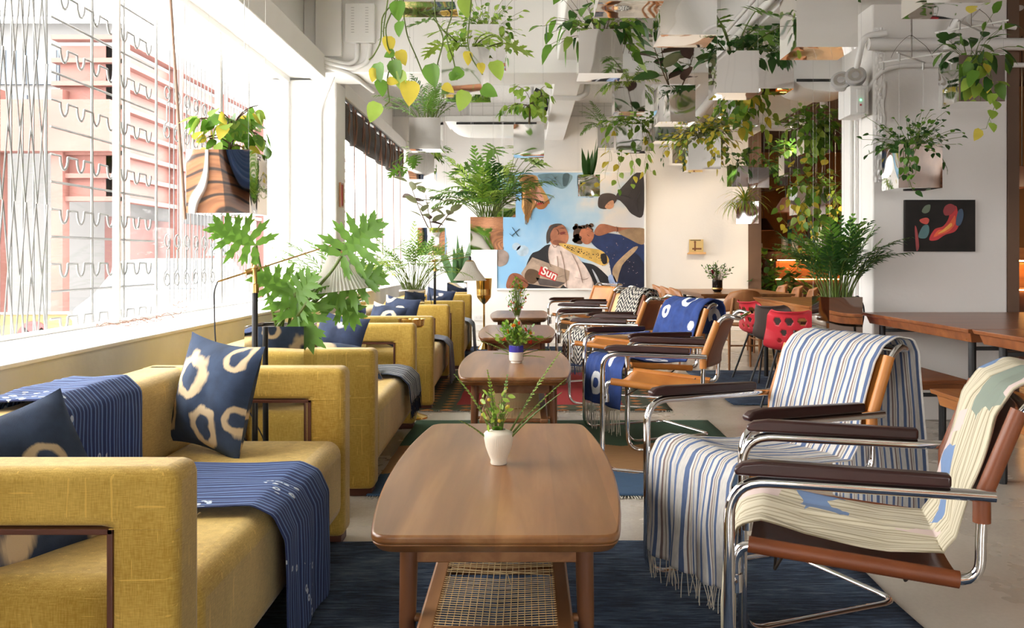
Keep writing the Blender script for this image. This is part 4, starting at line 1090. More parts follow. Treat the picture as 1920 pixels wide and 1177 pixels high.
def trail(mf, ms, rnd, s=.135, n=4, Ln=.5, leafL=.055, mi=(0,), step=.055, prof='heart', side=None, sw=.05, rad=.0018, wd=.8):
    for k in range(n):
        az = rnd.uniform(0, 2 * PI) if side is None else side + rnd.uniform(-.9, .9)
        c, sn = math.cos(az), math.sin(az); m = max(abs(c), abs(sn)); ex = Vector((c / m * (s + .012), sn / m * (s + .012), .012))
        p = Vector((c * .04, sn * .04, .0)); pts = [p, ex * .6 + Vector((0, 0, .05)), ex + Vector((0, 0, .02))]
        l = Ln * rnd.uniform(.55, 1.1); cur = pts[-1]; ph = rnd.uniform(0, 6)
        m_ = max(3, int(l / .05)); outw = Vector((c, sn, 0))
        for i in range(m_):
            cur = cur + Vector((math.sin(ph + i * .8) * sw * .35, math.cos(ph * 1.3 + i * .7) * sw * .35, -.05)) + outw * (.02 if i < 2 else .002); pts.append(cur)
        pts = rpath(pts, .02, 2); ms.tube(pts, rad, 4)
        q, T = resample(pts, max(3, int(T_(pts) / step)))
        for i in range(1, len(q)):
            d = Vector((rnd.uniform(-1, 1), rnd.uniform(-1, 1), rnd.uniform(-1.1, .1))); d += outw * .4
            b = q[i] + d.normalized() * leafL * .45; ms.tube([q[i], b], rad * .6, 3)
            leaf(mf, b, d + Vector((0, 0, -.6)), outw + rv(rnd, .6), leafL * rnd.uniform(.7, 1.25), leafL * wd, prof, rnd.choice(mi), .15, .15, 4)
def T_(p): return sum((b - a).length for a, b in zip(p, p[1:]))
def rubber(mf, ms, rnd, stems=3, h=.4, n=7, Ln=.13, mi=(0,), lean=.5):
    for k in range(stems):
        az = 2 * PI * k / stems + rnd.uniform(-.4, .4); pts = arc((math.cos(az) * .04, math.sin(az) * .04, 0), az, R(90 - 50 * lean * rnd.uniform(.5, 1)), h * rnd.uniform(.75, 1.15), -.2, 8)
        ms.tube(pts, [.006 - .0004 * i for i in range(9)], 6)
        q, T = resample(pts, n + 2)
        for i in range(2, n + 3):
            a = i * 2.4 + k; d = Vector((math.cos(a), math.sin(a), rnd.uniform(-.1, .9)))
            b = q[i] + d.normalized() * .025; ms.tube([q[i], b], .0018, 4)
            leaf(mf, b, d, Vector((0, 0, 1)) + rv(rnd, .5), Ln * rnd.uniform(.75, 1.15), Ln * .5, 'oval', rnd.choice(mi), .15, .2, 6)
def snake(mf, ms, rnd, n=6, h=.3, w=.045, mi=(0,), lean=18):
    for k in range(n):
        az = 2 * PI * k / n + rnd.uniform(-.3, .3); e = R(90 - rnd.uniform(2, lean)); d = Vector((math.cos(az) * math.cos(e), math.sin(az) * math.cos(e), math.sin(e)))
        leaf(mf, Vector((math.cos(az) * .03, math.sin(az) * .03, -.01)), d, Vector((math.cos(az + 1), math.sin(az + 1), 0)), h * rnd.uniform(.6, 1.1), w, 'sword', rnd.choice(mi), -.02, .25, 8)
def spider(mf, ms, rnd, n=60, Ln=.26, w=.012, mi=(0,)):
    for k in range(n):
        az = rnd.uniform(0, 2 * PI); e = R(rnd.uniform(15, 85)); l = Ln * rnd.uniform(.5, 1.15); pts = arc((0, 0, 0), az, e, l, rnd.uniform(1.2, 2.8), 7)
        m = rnd.choice(mi); side = Vector((-math.sin(az), math.cos(az), 0)); vs = []
        for i, p in enumerate(pts):
            ww = w * .5 * (1 - (i / 7) ** 2.5); vs += [p + side * ww, p - side * ww]
        mf.add(vs, [(2 * i, 2 * i + 1, 2 * i + 3, 2 * i + 2) for i in range(7)], m)
def tree(mf, ms, rnd, h=.2, r=.18, n=40, Ln=.09, mi=(0,), trunk=.016):
    pts = arc((0, 0, -.02), 1.0, R(84), h, .1, 5); ms.tube(pts, [trunk, trunk * .9, trunk * .8, trunk * .75, trunk * .7, trunk * .6], 8)
    top = pts[-1]
    for k in range(9):
        az = 2 * PI * k / 9 + rnd.uniform(-.3, .3); br = arc(top - Vector((0, 0, rnd.uniform(0, .06))), az, R(rnd.uniform(10, 75)), r * rnd.uniform(.7, 1.2), rnd.uniform(.6, 1.8), 6); ms.tube(br, .003, 4)
        for j in range(max(2, n // 9)):
            q = br[rnd.randint(2, 6)] ; d = rv(rnd) + Vector((math.cos(az), math.sin(az), -.8)) * .7
            b = q + d.normalized() * .03; ms.tube([q, b], .001, 3)
            leaf(mf, b, d + Vector((0, 0, -.5)), Vector((math.cos(az), math.sin(az), .6)) + rv(rnd, .5), Ln * rnd.uniform(.7, 1.2), Ln * .85, 'heart', rnd.choice(mi), .1, .15, 4)

# ------------------------------------------------------------------ mirrored cube planters hanging from the ceiling
def ceil_z(x, y):
    if x > 3.33: return 3.15
    if x > 2.57: return 2.92
    if x > 1.72: return 2.83
    if 8.6 < y < 9.15: return 2.81
    if .28 < x < .56: return 2.92
    if x < -1.85: return 2.76
    return 3.5
def mirror_box(parent, s, h, mat, z0=0, sy=None):
    sy = sy or s; a, b = s / 2, sy / 2; t = .004
    mb = MB().box(-a, a, -b, -b + t, z0, z0 + h).box(-a, a, b - t, b, z0, z0 + h).box(-a, -a + t, -b + t, b - t, z0, z0 + h).box(a - t, a, -b + t, b - t, z0, z0 + h).box(-a + t, a - t, -b + t, b - t, z0, z0 + t)
    bx = mb.build('mirror_box', mat, parent, smooth=False)
    MB().box(-a + t, a - t, -b + t, b - t, z0 + h - .03, z0 + h - .018).build('soil', M['soil'], parent, smooth=False)
    return bx
def plantit(parent, seed, mats, fns, z, stem='v', place=(0, 0)):
    rnd = random.Random(seed); mf, ms = MB(), MB()
    for f in fns: f(mf, ms, rnd)
    mm = [G[c] for c in mats]
    if mf.f:
        o = mf.build('foliage', mm, parent, ang=60); o.location = (place[0], place[1], z)
    if ms.f:
        o = ms.build('stems', G[stem], parent); o.location = (place[0], place[1], z)
def hang(label, x0, x1, yb, D, mats, fns, seed=1, s=.27, h=None, mat='mirror', yaw=0, stem='v', wires=True, rod=0, name='hanging_planter', place=(0, 0), ztop=None):
    h = h or s
    X = ((x0 + x1) / 2 - VX) / F * D; z0 = H - (yb - VY) / F * D
    t = thing(name, label, 'hanging planter', (X, D + s / 2, z0), R(yaw))
    mirror_box(t, s, h, M[mat])
    top = (ztop or ceil_z(X, D + s / 2)) - z0
    if wires:
        a = s / 2 - .006
        r_ = Matrix.Rotation(-R(yaw), 3, 'Z')
        for sx in (-1, 1):
            for sy in (-1, 1):
                if rod:
                    MB().tube([(sx * a, sy * a, h - .01), (sx * a, sy * a, h + rod)], .0007, 4).tube([(sx * a, sy * a, h + rod - .05), (sx * a, sy * a, h + rod)], .0075, 8).build('wire', M['steelwire'], t)
                else:
                    q = ceil_z(X + sx * a, D + s / 2 + sy * a) - z0
                    MB().tube([(sx * a, sy * a, h - .01), (sx * a, sy * a, q)], .0007, 4).build('wire', M['steelwire'], t)
        if rod:
            e = a + .02
            MB().tube([(-e, -e, h + rod), (e, e, h + rod)], .0055, 6).tube([(-e, e, h + rod), (e, -e, h + rod)], .0055, 6).build('spreader_bar', M['white_m'], t)
            MB().tube([(0, 0, h + rod), (0, 0, top)], .0045, 6).lathe([(0, top - .03), (.022, top - .02), (.022, top), (0, top)], n=12).build('ceiling_hook', M['chrome'], t)
            pts = [Vector((-a, 0, h + rod)) + Vector((2 * a * k / 12, .02 * math.sin(k), .14 * math.sin(PI * k / 12))) for k in range(13)]
            MB().tube(pts, .0015, 4).build('wire_loop', M['strap'], t)
    plantit(t, seed, mats, fns, h - .02, stem, place)
    return t
Lm = lambda f, **k: (lambda a, b, c: f(a, b, c, **k))
PL = [
 ('mirrored hanging planter with green and yellow leafy stem plant before the window', 349, 468, 399, 3.97, 'gly', [Lm(tree, h=.19, r=.17, n=64, Ln=.072, mi=(0, 0, 0, 1, 1, 2), trunk=.008), Lm(tree, h=.10, r=.13, n=30, Ln=.055, mi=(1, 2, 0), trunk=.006)], 11, 'mirror2', 'k'),
 ('mirrored hanging planter with split-leaf plant and long stalks near cross beam centre', 828, 917, 177, 5.30, 'gld', [Lm(philo, n=6, h=.26, Ln=.20, mi=(0, 0, 1), el=(30, 70)), Lm(bush, n=30, h=.10, r=.12, Ln=.05, mi=(1,))], 12, 'mirror_flat', 'v'),
 ('mirrored hanging planter with small round pale leaves behind the stalky one', 880, 942, 118, 6.5, 'lgy', [Lm(bush, n=60, h=.16, r=.24, Ln=.05, Wd=.04, mi=(0, 1, 0)), Lm(trail, n=3, Ln=.2, mi=(0, 1))], 13, 'mirror_flat', 'v'),
 ('hanging planter at top edge trailing long vines with yellowing leaves', 738, 852, 3, 4.15, 'gyly', [], 14, 'mirror3', 'v'),
 ('mirrored hanging planter with feathery dark palm just left of air conditioner', 770, 823, 279, 8.0, 'gdo', [Lm(palm, n=26, h=.42, ll=.11, lw=.013, mi=(0, 0, 1), el=(45, 88), bend=(.5, 1.5))], 15, 'mirror3', 'v'),
 ('mirrored hanging planter with bushy maidenhair fronds beside the bamboo blind end', 768, 811, 336, 9.6, 'gl', [Lm(bush, n=40, h=.12, r=.22, Ln=.08, Wd=.03, mi=(0, 1)), Lm(philo, n=8, h=.25, Ln=.17, mi=(0, 0), el=(-20, 50))], 16, 'mirror', 'v'),
 ('mirrored hanging planter with bright green braided little tree by middle beam', 963, 1020, 290, 8.25, 'lg', [Lm(tree, h=.26, r=.26, n=110, Ln=.075, mi=(0, 0, 1), trunk=.012)], 17, 'mirror2', 'k'),
 ('mirrored hanging planter with tall olive rubber plant above snake plant', 785, 832, 478, 9.2, 'oob', [Lm(rubber, stems=3, h=.52, n=9, Ln=.17, mi=(0, 0, 1, 2), lean=1.0)], 18, 'mirror_flat', 'k'),
 ('mirrored hanging planter with golden reflections and big bushy bamboo palm', 882, 943, 468, 7.7, 'gdl', [Lm(palm, n=44, h=.56, ll=.14, lw=.021, mi=(0, 0, 1, 2), el=(50, 88), bend=(.5, 1.7), bare=.35)], 19, 'mirror2', 'v'),
 ('mirrored hanging planter with split philodendron leaves overlapping the photograph corner', 925, 965, 407, 10.9, 'gl', [Lm(philo, n=11, h=.62, Ln=.30, mi=(0, 0, 1), el=(25, 85))], 20, 'mirror3', 'v'),
 ('mirrored hanging planter with upright snake plant in front of photograph', 1085, 1124, 368, 11.6, 'sdl', [Lm(snake, n=7, h=.46, w=.06, mi=(0, 1))], 21, 'mirror3', 'v'),
 ('mirrored hanging planter with round drooping peperomia leaves at cross beam', 1085, 1168, 137, 5.70, 'gld', [Lm(bush, n=46, h=.20, r=.26, Ln=.085, Wd=.07, mi=(0, 0, 1, 2), droop=.8), Lm(trail, n=3, Ln=.16, leafL=.08, mi=(0, 1, 0))], 22, 'mirror_flat', 'k'),
 ('empty looking mirrored box at top edge showing only its underside', 1122, 1245, 2, 3.85, 'g', [], 23, 'mirror3', 'v'),
 ('large mirrored hanging planter at top edge with warped grey reflection', 1239, 1343, 65, 4.45, 'gd', [Lm(spider, n=40, Ln=.24, mi=(0, 1)), Lm(philo, n=3, h=.2, Ln=.16, mi=(0,))], 24, 'mirror2', 'v'),
 ('mirrored hanging planter with fan-shaped split leaves and dark pothos', 1345, 1422, 174, 5.95, 'gdy', [Lm(philo, n=6, h=.30, Ln=.22, mi=(0, 1, 0), el=(45, 80)), Lm(bush, n=40, h=.14, r=.16, Ln=.07, Wd=.06, prof='heart', mi=(1,))], 25, 'mirror', 'v'),
 ('mirrored hanging planter half behind the fan-leaved one with orange underside', 1421, 1488, 166, 6.9, 'gd', [Lm(bush, n=60, h=.24, r=.16, Ln=.08, Wd=.065, prof='heart', mi=(0, 1, 1))], 26, 'mirror', 'v'),
 ('largest mirrored hanging planter at top edge right of fan leaves', 1494, 1608, 88, 4.10, 'dg', [Lm(bush, n=30, h=.12, r=.14, Ln=.07, mi=(0, 1))], 27, 'mirror_flat', 'v'),
 ('mirrored hanging planter on wire cross with glossy pothos before the pier', 1798, 1884, 190, 5.45, 'gdly', [Lm(bush, n=16, h=.24, r=.22, Ln=.11, Wd=.055, mi=(0, 1)), Lm(trail, n=3, Ln=.22, leafL=.09, mi=(1, 0, 2), side=-PI / 2), Lm(trail, n=1, Ln=.48, leafL=.075, mi=(2, 3), side=-PI / 2 + .4)], 28, 'mirror', 'v'),
 ('mirrored hanging planter with marbled reflection above the dark painting', 1685, 1767, 352, 5.75, 'gdo', [Lm(bush, n=90, h=.15, r=.20, Ln=.045, Wd=.032, mi=(0, 1, 1)), Lm(trail, n=5, Ln=.30, leafL=.045, mi=(0, 1)), Lm(bush, n=8, h=.26, r=.3, Ln=.035, Wd=.025, mi=(0,))], 29, 'mirror2', 'v'),
 ('mirrored hanging planter with dark glossy rubber plant right of cross beam', 1236, 1303, 228, 6.9, 'bdo', [Lm(rubber, stems=3, h=.40, n=7, Ln=.21, mi=(0, 0, 1, 2), lean=.8)], 30, 'mirror3', 'k'),
 ('mirrored hanging planter with curling fern beneath the peperomia', 1153, 1209, 209, 8.3, 'glo', [Lm(palm, n=18, h=.36, ll=.08, lw=.012, mi=(0, 1), el=(10, 60))], 31, 'mirror_flat', 'v'),
 ('mirrored hanging planter with hanging yellow-green vines over the photograph edge', 1155, 1204, 281, 9.75, 'lgy', [Lm(bush, n=40, h=.14, r=.2, Ln=.08, Wd=.06, prof='heart', mi=(1, 0)), Lm(trail, n=9, Ln=.62, leafL=.075, mi=(0, 1, 2), step=.09)], 32, 'mirror_flat', 'v'),
 ('small mirrored hanging planter with spider plantlets left of the yellow vines', 1121, 1159, 277, 12.2, 'gl', [Lm(palm, n=16, h=.42, ll=.10, lw=.014, mi=(0,), el=(20, 80)), Lm(spider, n=26, Ln=.25, mi=(1,))], 33, 'mirror', 'v'),
 ('narrow mirrored hanging planter tucked beside the yellow vine planter', 1189, 1221, 283, 11.3, 'gl', [Lm(bush, n=20, h=.1, r=.12, Ln=.06, mi=(0, 1))], 34, 'mirror', 'v'),
 ('mirrored hanging planter with pale wall reflection behind the rubber plant', 1228, 1276, 264, 9.9, 'gl', [Lm(bush, n=20, h=.1, r=.12, Ln=.06, mi=(0,))], 35, 'mirror_flat', 'v'),
 ('mirrored hanging planter brimming with golden yellow small-leaved plant', 1290, 1352, 317, 7.7, 'yogl', [Lm(bush, n=150, h=.17, r=.25, Ln=.055, Wd=.045, mi=(0, 0, 1, 3)), Lm(trail, n=9, Ln=.30, leafL=.045, mi=(0, 3, 1), step=.035)], 36, 'mirror_flat', 'v'),
 ('mirrored hanging planter with dark sprigs left of golden plant', 1262, 1300, 306, 11.6, 'dg', [Lm(bush, n=40, h=.14, r=.16, Ln=.06, mi=(0, 1)), Lm(trail, n=4, Ln=.3, leafL=.05, mi=(0,))], 37, 'mirror3', 'v'),
 ('mirrored hanging planter with yellow vine curling in front under fan leaves', 1365, 1423, 234, 8.1, 'lygd', [Lm(bush, n=26, h=.12, r=.2, Ln=.08, Wd=.06, prof='heart', mi=(0, 2)), Lm(trail, n=6, Ln=.42, leafL=.09, mi=(1, 0, 2), side=-PI / 2), Lm(trail, n=4, Ln=.4, leafL=.07, mi=(0, 2), side=PI)], 38, 'mirror_flat', 'v'),
 ('mirrored hanging planter on wire cross with dark arching leaves and curved lip', 1363, 1403, 350, 11.9, 'dg', [Lm(bush, n=24, h=.22, r=.34, Ln=.15, Wd=.07, mi=(0, 1))], 39, 'mirror', 'v'),
 ('mirrored hanging planter with pale yellow spider plant at end of back wall', 1381, 1422, 419, 11.3, 'ly', [Lm(spider, n=110, Ln=.42, w=.018, mi=(0, 1, 0))], 40, 'mirror', 'v'),
 ('mirrored hanging planter right of dark arching one with small spider plant', 1404, 1442, 352, 12.3, 'dgy', [Lm(bush, n=20, h=.14, r=.2, Ln=.08, mi=(0, 1))], 41, 'mirror3', 'v'),
 ('mirrored hanging planter with dark ivy beside the tall wires', 1442, 1477, 348, 13.2, 'dg', [Lm(bush, n=40, h=.16, r=.2, Ln=.07, mi=(0, 1)), Lm(trail, n=4, Ln=.3, leafL=.06, mi=(0, 1))], 42, 'mirror2', 'v'),
 ('mirrored hanging planter with dense green pothos in the bar opening top', 1508, 1557, 287, 9.6, 'lgd', [Lm(bush, n=60, h=.20, r=.24, Ln=.09, Wd=.075, prof='heart', mi=(0, 1, 1)), Lm(trail, n=10, Ln=.34, leafL=.08, mi=(0, 1), side=-PI / 2)], 43, 'mirror_flat', 'v'),
 ('mirrored hanging planter with bent white reflections left of dense pothos', 1471, 1508, 327, 12.4, 'dgl', [Lm(bush, n=40, h=.2, r=.26, Ln=.10, Wd=.08, prof='heart', mi=(0, 0, 1))], 44, 'mirror2', 'v'),
 ('large mirrored hanging planter with long looping golden vines before the bar', 1495, 1548, 402, 8.9, 'lyg', [Lm(bush, n=34, h=.26, r=.22, Ln=.10, Wd=.07, mi=(0, 2, 1)), Lm(trail, n=12, Ln=.62, leafL=.075, mi=(0, 1, 2), step=.075, sw=.12)], 45, 'mirror3', 'v'),
 ('mirrored hanging planter trailing vines against the side of the pier', 1543, 1577, 402, 13.2, 'lyg', [Lm(bush, n=30, h=.3, r=.2, Ln=.09, Wd=.07, prof='heart', mi=(0, 2)), Lm(trail, n=10, Ln=.8, leafL=.08, mi=(0, 1, 2), step=.08)], 46, 'mirror2', 'v'),
 ('lowest mirrored hanging planter above the bar with teal and red reflections', 1541, 1580, 465, 11.8, 'lg', [Lm(trail, n=3, Ln=.3, leafL=.06, mi=(0, 1))], 47, 'mirror2', 'v'),
]
for (lab, x0, x1, yb, D, mats, fns, seed, mt, stem) in PL:
    rod = .42 if seed in (28, 29) else (.5 if seed in (39, 43) else 0)
    if seed == 28: rod = .20
    if seed == 29: rod = .56
    t = hang(lab, x0, x1, yb, D, mats, fns, seed, mat=mt, stem=stem, rod=rod)
    if seed == 14:
        # long bare vines with large hanging leaves
        rnd = random.Random(77); mf, ms = MB(), MB()
        def toL(px, py, dd): return P(px, py, dd) - Vector(t.location)
        for path in ([(742, 0), (716, 30), (714, 80), (700, 105), (692, 112)], [(745, 0), (722, 50), (727, 90), (738, 115), (726, 140), (727, 170), (731, 190), (722, 198)],
                     [(756, 0), (757, 30), (764, 70), (780, 105), (793, 138)], [(815, 0), (816, 35), (832, 70), (829, 88), (820, 120), (819, 134)],
                     [(848, 0), (848, 30), (836, 60), (840, 85), (850, 110), (857, 150)], [(884, -5), (880, 40), (876, 80), (884, 110), (905, 140)], [(727, 0), (718, 60), (722, 85), (745, 120), (760, 146)]):
            pts = rpath([toL(a, b, 4.05 + .03 * math.sin(a)) for a, b in path], .03, 3); ms.tube(pts, .0032, 6)
            q, T = resample(pts, 8)
            for i in range(1, 8): ms.tube([q[i], q[i] + rv(rnd, .014)], .0012, 3)
        for (px, py, ln, dx, dz, mi) in ((727, 68, .075, .1, -1, 1), (747, 95, .07, .5, -1, 1), (740, 98, .05, -.8, -.3, 0), (708, 118, .085, .2, -1, 0), (738, 112, .09, .3, -1, 0), (703, 128, .06, -.2, -1, 1),
                (712, 150, .075, .2, -1, 0), (726, 152, .05, 1, -.1, 1), (750, 132, .09, .15, -1, 2), (768, 152, .11, .0, -1, 1), (708, 192, .09, -.4, -1, 2), (806, 120, .10, .25, -1, 0),
                (830, 160, .06, .8, -.5, 1), (842, 145, .055, .9, .2, 0), (875, 96, .06, .1, -1, 1), (866, 130, .07, -.6, -.6, 0), (903, 165, .08, .8, -.4, 0), (872, 170, .09, -.3, -1, 2), (925, 115, .09, .4, -1, 2),
                (745, 2, .09, .1, -1, 0), (866, -5, .09, .3, -1, 2), (752, 40, .07, -.1, -1, 0), (900, 118, .05, .2, -1, 1)):
            leaf(mf, toL(px, py, 4.03), Vector((dx, rnd.uniform(-.2, .2), dz)), Vector((rnd.uniform(-.6, .6), -1, .2)), ln * 1.0, ln * .8, 'heart', mi, .05, .3, 6)
        mf.build('foliage', [G['g'], G['y'], G['l']], t, ang=60); ms.build('stems', G['v'], t)

# the planters carry on over and behind the viewer; their leaves show in the mirrored boxes
roots_ = {o.get('label'): o for o in C.objects if o.name.startswith('hanging_planter')}
src_ = [roots_[PL[i][0]] for i in (5, 8, 11, 24, 17, 15, 35, 5)]
for i, (x, y, z) in enumerate(((-.9, .4, 2.25), (-.2, -.9, 2.15), (.8, -.2, 2.3), (1.5, .9, 2.35), (.2, -2.4, 2.1), (-1.1, -2.2, 2.2), (1.9, -1.6, 2.2), (.9, -3.4, 2.15))):
    dup(src_[i], (x, y, z), R(i * 7), 'mirrored hanging planter over or behind the viewer, glimpsed in other boxes', 'planters above and behind the viewer')
hang('mirrored hanging planter with dark red underside at the top edge, before pier', 1737, 1858, 5, 3.95, 'g', [], 62, mat='mirror2')
# planter with palm hanging beside the pier
t = hang('mirrored planter with large parlour palm hanging low beside the pier', 1548, 1613, 625, 6.05, 'dg', [Lm(palm, n=50, h=.50, ll=.12, lw=.019, mi=(0, 0, 1), el=(66, 89), bend=(.2, 1.5), bare=.4, pairs=16)], 61, s=.235, mat='mirror', yaw=10)
o = MB().tube(rpath([P(1600, 562, 6.25), P(1608, 553, 6.28), P(1621, 575, 6.3), P(1618, 605, 6.3), P(1606, 640, 6.3), P(1600, 700, 6.3)], .08), .006, 6).build('power_cable', M['rubber'])
tag(o, 'black power cable looping behind the low planter at the pier', 'cable')

# mirrored pedestals standing between the sofas
def pedestal(label, x0, x1, ytop, D, mats, fns, seed, s=.26, stem='v', mat='mirror3'):
    X = ((x0 + x1) / 2 - VX) / F * D; zt = H - (ytop - VY) / F * D
    t = thing('pedestal_planter', label, 'planter', (X, D + s / 2, 0)); mirror_box(t, s, zt, M[mat]); plantit(t, seed, mats, fns, zt - .02, stem); return t, zt
t1, zt = pedestal('tall mirrored pedestal planter with big split-leaf philodendron behind nearest sofa', 458, 570, 612, 3.93, '', [], 70, .25, mat='mirror_flat')
rnd = random.Random(5)
def toL1(p): return p - Vector(t1.location)
for (bx, by, path, tip, ln, nrm, lb) in (
    (520, 612, [(505, 560), (487, 500), (480, 460)], (-.80, -.05, .42), .22, (.2, -1, .35), None),
    (535, 612, [(560, 590), (590, 545), (625, 505), (640, 480)], (.62, .0, .62), .24, (.05, -1, .25), None),
    (540, 612, [(545, 590), (552, 560), (555, 548)], (.32, -.10, -.98), .25, (0, -1, .35), None),
    (528, 612, [(535, 580), (548, 556), (552, 550)], (-.75, -.10, .42), .20, (0, -1, .5), None),
    (548, 612, [(585, 570), (612, 548), (628, 540)], (.85, -.1, .25), .24, (0, -1, .4), None),
    (545, 612, [(570, 585), (590, 560), (612, 545)], (.6, .0, -.55), .20, (0, -1, .5), None),
    (515, 614, [(530, 600), (548, 575)], (.5, -.2, .75), .20, (-.2, -1, .3), None)):
    D0 = 4.0 + rnd.uniform(-.06, .06)
    pts = [toL1(P(bx, by + 6, 4.05))] + [toL1(P(a, b, D0)) for a, b in path]
    st = MB().tube(rpath(pts, .05, 4), .0065, 8)
    mf = MB(); lobed(mf, pts[-1], Vector(tip), Vector(nrm), ln * 1.05, 0, .06, 6, .085, rnd)
    lf = mf.build('leaf', G['g'], t1, ang=60)
    st.build('leaf_stalk', G['v'], lf)
pedestal('mirrored pedestal planter with slender palm between second and third sofa', 610, 675, 565, 6.32, 'gl', [Lm(palm, n=16, h=.62, ll=.13, lw=.018, mi=(0, 1), el=(35, 85), bend=(.6, 1.6))], 71, .235, mat='mirror_flat')
pedestal('mirrored pedestal planter with airy bamboo palm between third and fourth sofa', 748, 796, 543, 8.78, 'gly', [Lm(palm, n=44, h=.62, ll=.11, lw=.014, mi=(0, 0, 1), el=(55, 88), bend=(.4, 1.9), bare=.5)], 72, .24, mat='mirror_flat')
pedestal('mirrored pedestal planter with snake plant in the far left corner', 838, 876, 530, 11.45, 'sdg', [Lm(snake, n=9, h=.62, w=.09, mi=(0, 0, 1), lean=24)], 73, .245, mat='mirror_flat')
# leafy pot by the bar opening
t = thing('potted_plant', 'dark leafy potted plant standing at end of back wall', 'plant', (3.92, 14.9, 0))
MB().lathe([(.0, 0), (.19, 0), (.25, .45), (.24, .46), (.22, .43), (0, .43)], n=28).build('pot', M['greyseat'], t)
plantit(t, 81, 'dgy', [Lm(bush, n=150, h=.75, r=.34, Ln=.15, Wd=.12, prof='heart', mi=(0, 0, 0, 1)), Lm(trail, s=.2, n=10, Ln=.3, leafL=.11, mi=(0, 1))], .43, 'k')
# ------------------------------------------------------------------ pleated lamps
def pleatmat():
    m, nt, b = newmat('white_pleated_paper'); b.inputs['Base Color'].default_value = (.86, .83, .78, 1); b.inputs['Roughness'].default_value = .8
    tr = N(nt, 'ShaderNodeBsdfTranslucent'); tr.inputs[0].default_value = (.86, .82, .76, 1)
    mx = N(nt, 'ShaderNodeMixShader'); mx.inputs[0].default_value = .55
    L(nt, b.outputs[0], mx.inputs[1]); L(nt, tr.outputs[0], mx.inputs[2]); L(nt, mx.outputs[0], nt.nodes['Material Output'].inputs[0]); return m
M['pleat'] = pleatmat()
def lamp(label, base, zj, a0, a1, tilt, r=.165, hh=.165):
    t = thing('floor_lamp', label, 'lamp', (base[0], base[1], 0))
    B = Vector((base[0], base[1], 0)); rel = lambda p: Vector(p) - B
    MB().lathe([(0, 0), (.13, 0), (.13, .012), (.03, .03), (.012, .05), (0, .05)], n=32).build('base', M['brass'], t)
    MB().tube([(0, 0, .04), (0, 0, zj - .10)], .0125, 12).build('pole', M['black'], t)
    MB().lathe([(0, zj - .115), (.016, zj - .115), (.016, zj - .08), (.010, zj - .078), (.008, zj - .02), (.012, zj - .012), (.006, zj), (0, zj)], n=18).build('brass_collar', M['brass_m'], t)
    a0, a1 = rel(a0), rel(a1); d = (a1 - a0).normalized()
    MB().tube([a0, a1], .0035, 8).build('arm', M['brass_m'], t)
    j = Vector((0, 0, zj)); c = a0 + d * (j - a0).dot(d)
    MB().tube([c - d * .03, c + d * .03], .012, 12).tube([c, j - Vector((0, 0, .02))], .007, 8).tube([c, c + Vector((0, 0, .03))], .004, 6).build('joint_clamp', M['brass_m'], t)
    mt = Matrix.Rotation(R(tilt), 3, 'Y'); top = a1
    sh = MB()
    n = 120; prof = [(.034, 0), (.045, -.004), (r * .5, -hh * .42), (r * .8, -hh * .76), (r, -hh)]
    vs = []
    for (rr, z) in prof:
        for k in range(n):
            q = rr * (1 + (.035 if k % 2 else -.035) * (rr / r) ** .3); a = 2 * PI * k / n
            vs.append(top + mt @ Vector((q * math.cos(a), q * math.sin(a), z - .045)))
    sh.add(vs, [(i * n + k, i * n + (k + 1) % n, (i + 1) * n + (k + 1) % n, (i + 1) * n + k) for i in range(len(prof) - 1) for k in range(n)])
    sh.build('shade', M['pleat'], t, ang=10)
    MB().lathe([(.048, -.062), (.036, -.04), (.018, -.034), (0, -.034)], tuple(top), 24, mat=mt).build('shade_cap', M['brass_m'], t)
    MB().lathe([(0, -.036), (.014, -.036), (.014, -.005), (.008, .004), (0, .004)], tuple(top), 16, mat=mt).build('lamp_holder', M['black'], t)
    MB().lathe([(0, -.12), (.022, -.105), (.026, -.085), (.014, -.06), (0, -.055)], tuple(top), 16, mat=mt).build('bulb', M['cer_white'], t)
    pts = [a0, a0 + Vector((-.015, 0, -.04)), a0 + Vector((-.01, .0, -.25)), a0 + Vector((.03, .0, -.5)), Vector((.0, -.02, .3)), Vector((-.02, -.02, .02))]
    MB().tube(rpath(pts, .06), .003, 6).build('cord', M['rubber'], t)
    return t
lamp('brass and black floor lamp with pleated shade behind nearest sofa', (-1.122, 3.85), 1.075, P(408, 528, 3.82), P(632, 456, 4.12), -7)
lamp('floor lamp with pleated shade reaching over the farthest sofa', (-.89, 9.02), 1.095, P(806, 490, 9.0), P(881, 481, 9.2), 0, .158, .19)

# ------------------------------------------------------------------ brass stands
t = thing('brass_bucket_stand', 'polished brass bucket on slender stand before the large photograph', 'stand', (-.52, 11.30, 0))
MB().lathe([(0, .62), (.075, .62), (.085, .64), (.098, .86), (.102, .865), (.095, .865), (.088, .66), (0, .645)], n=36).build('bucket', M['brass'], t)
MB().lathe([(.082, .655), (.090, .66), (.084, .668)], n=32).build('bucket_band', M['brass_m'], t)
MB().lathe([(.072, .62), (.05, .59), (.012, .55), (.012, .12), (.018, .10), (.085, .005), (.09, 0), (0, 0)], n=28).build('stem', M['brass'], t)
t = thing('ashtray_stand', 'standing ashtray with chrome bowl between second and third sofa', 'ashtray stand', (-.80, 6.46, 0))
MB().lathe([(.0, .625), (.07, .625), (.088, .64), (.092, .68), (.098, .682), (.098, .686), (.086, .684), (.082, .645), (0, .635)], n=36).build('bowl', M['brass'], t)
MB().tube([(0, 0, .02), (0, 0, .63)], .010, 12).build('pole', M['brass'], t)
MB().lathe([(0, 0), (.115, 0), (.112, .01), (.05, .03), (.016, .07), (0, .07)], n=32).build('base', M['brass'], t)

